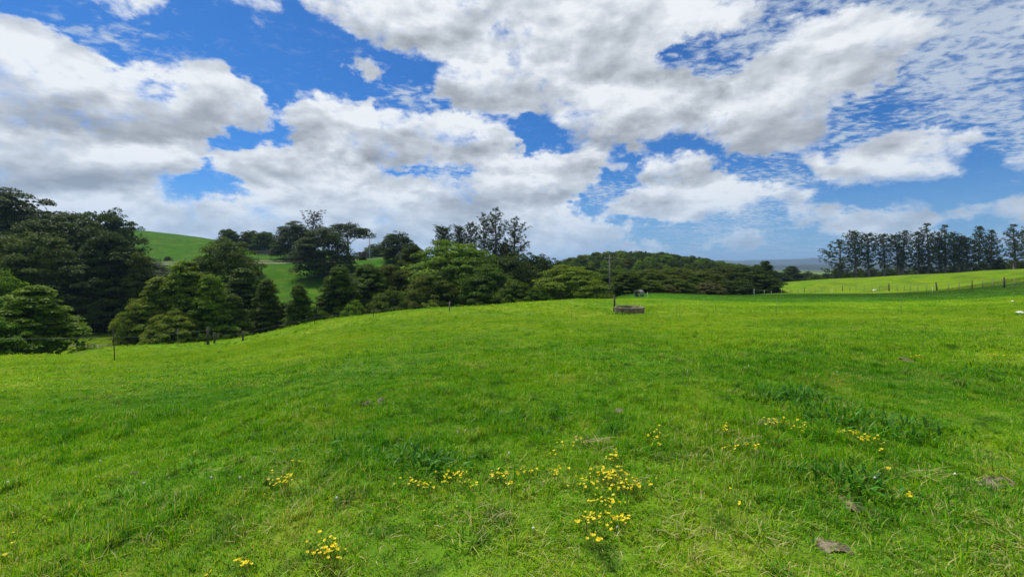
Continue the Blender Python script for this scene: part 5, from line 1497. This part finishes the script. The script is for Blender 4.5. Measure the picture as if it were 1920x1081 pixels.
lush_spots = [(ground_at(px, py)[:2], r) for px, py, r in ((782, 860, .45), (1640, 800, .9), (1476, 745, .6), (1592, 905, .5), (900, 905, .6), (1150, 920, .6), (940, 785, .5), (1700, 960, .8), (1380, 850, .7), (620, 900, .5))]
def tuft_prob(X, Y):
    p = .12 + 3.0 * np.clip(fbm(X * .8, Y * .8, 71, 3) - .52, 0, 1)
    for (cx, cy), r in lush_spots: p = p + .8 * np.exp(-((X - cx) ** 2 + (Y - cy) ** 2) / r ** 2)
    return np.clip(p, 0, 1)
scatter(.6, 7.5, .150, [0, 1, 2, 3, 4, 5], .65, 1.25)
scatter(.6, 9.5, .20, [6, 7, 8], .65, 1.25, tuft_prob)
scatter(7.0, 24.0, .33, [9, 10, 11, 12], .7, 1.3)
scatter(9.5, 34.0, .42, [6, 7, 8], .9, 1.8, tuft_prob)
scatter(22.0, 66.0, .95, [13, 14, 15], .7, 1.25)
P2 = np.concatenate(PTS); S = np.concatenate(SC); I = np.concatenate(IX).astype(np.int32); n = len(P2)
Zg = height(P2[:, 0], P2[:, 1])
dx, dy = slope(P2[:, 0], P2[:, 1])
N = np.stack([-dx, -dy, np.ones(n)], -1); N /= np.linalg.norm(N, axis=1, keepdims=True)
th = grng.uniform(0, 6.283, n)
A = np.stack([np.cos(th), np.sin(th), 0 * th], -1); A -= (A * N).sum(1, keepdims=True) * N; A /= np.linalg.norm(A, axis=1, keepdims=True)
Bv = np.cross(N, A)
rx = np.arctan2(Bv[:, 2], N[:, 2]); ry = -np.arcsin(np.clip(A[:, 2], -1, 1)); rz = np.arctan2(A[:, 1], A[:, 0])
gm = bpy.data.meshes.new('grass'); gm.vertices.add(n); gm.vertices.foreach_set('co', np.stack([P2[:, 0], P2[:, 1], Zg], -1).astype(np.float32).ravel())
at = gm.attributes.new('rot', 'FLOAT_VECTOR', 'POINT'); at.data.foreach_set('vector', np.stack([rx, ry, rz], -1).astype(np.float32).ravel())
at = gm.attributes.new('scl', 'FLOAT_VECTOR', 'POINT'); at.data.foreach_set('vector', np.stack([np.ones(n), np.ones(n), S], -1).astype(np.float32).ravel())
at = gm.attributes.new('idx', 'INT', 'POINT'); at.data.foreach_set('value', I)
go = tag(link('grass', gm), 'dense short green grass with longer tufts and dry blades', 'grass', kind='stuff')
ng = bpy.data.node_groups.new('grass_instances', 'GeometryNodeTree')
ng.interface.new_socket('Geometry', in_out='INPUT', socket_type='NodeSocketGeometry'); ng.interface.new_socket('Geometry', in_out='OUTPUT', socket_type='NodeSocketGeometry')
gi = ng.nodes.new('NodeGroupInput'); gout = ng.nodes.new('NodeGroupOutput')
iop = ng.nodes.new('GeometryNodeInstanceOnPoints'); ci = ng.nodes.new('GeometryNodeCollectionInfo')
ci.inputs['Collection'].default_value = pc; ci.inputs['Separate Children'].default_value = True; ci.inputs['Reset Children'].default_value = True
def named(nm, ty):
    a = ng.nodes.new('GeometryNodeInputNamedAttribute'); a.data_type = ty; a.inputs[0].default_value = nm
    return a.outputs[0]
e2r = ng.nodes.new('FunctionNodeEulerToRotation')
ng.links.new(gi.outputs[0], iop.inputs['Points']); ng.links.new(ci.outputs[0], iop.inputs['Instance']); iop.inputs['Pick Instance'].default_value = True
ng.links.new(named('idx', 'INT'), iop.inputs['Instance Index']); ng.links.new(named('rot', 'FLOAT_VECTOR'), e2r.inputs[0]); ng.links.new(e2r.outputs[0], iop.inputs['Rotation'])
ng.links.new(named('scl', 'FLOAT_VECTOR'), iop.inputs['Scale']); ng.links.new(iop.outputs[0], gout.inputs[0])
md = go.modifiers.new('instances', 'NODES'); md.node_group = ng
print('grass patches', n)
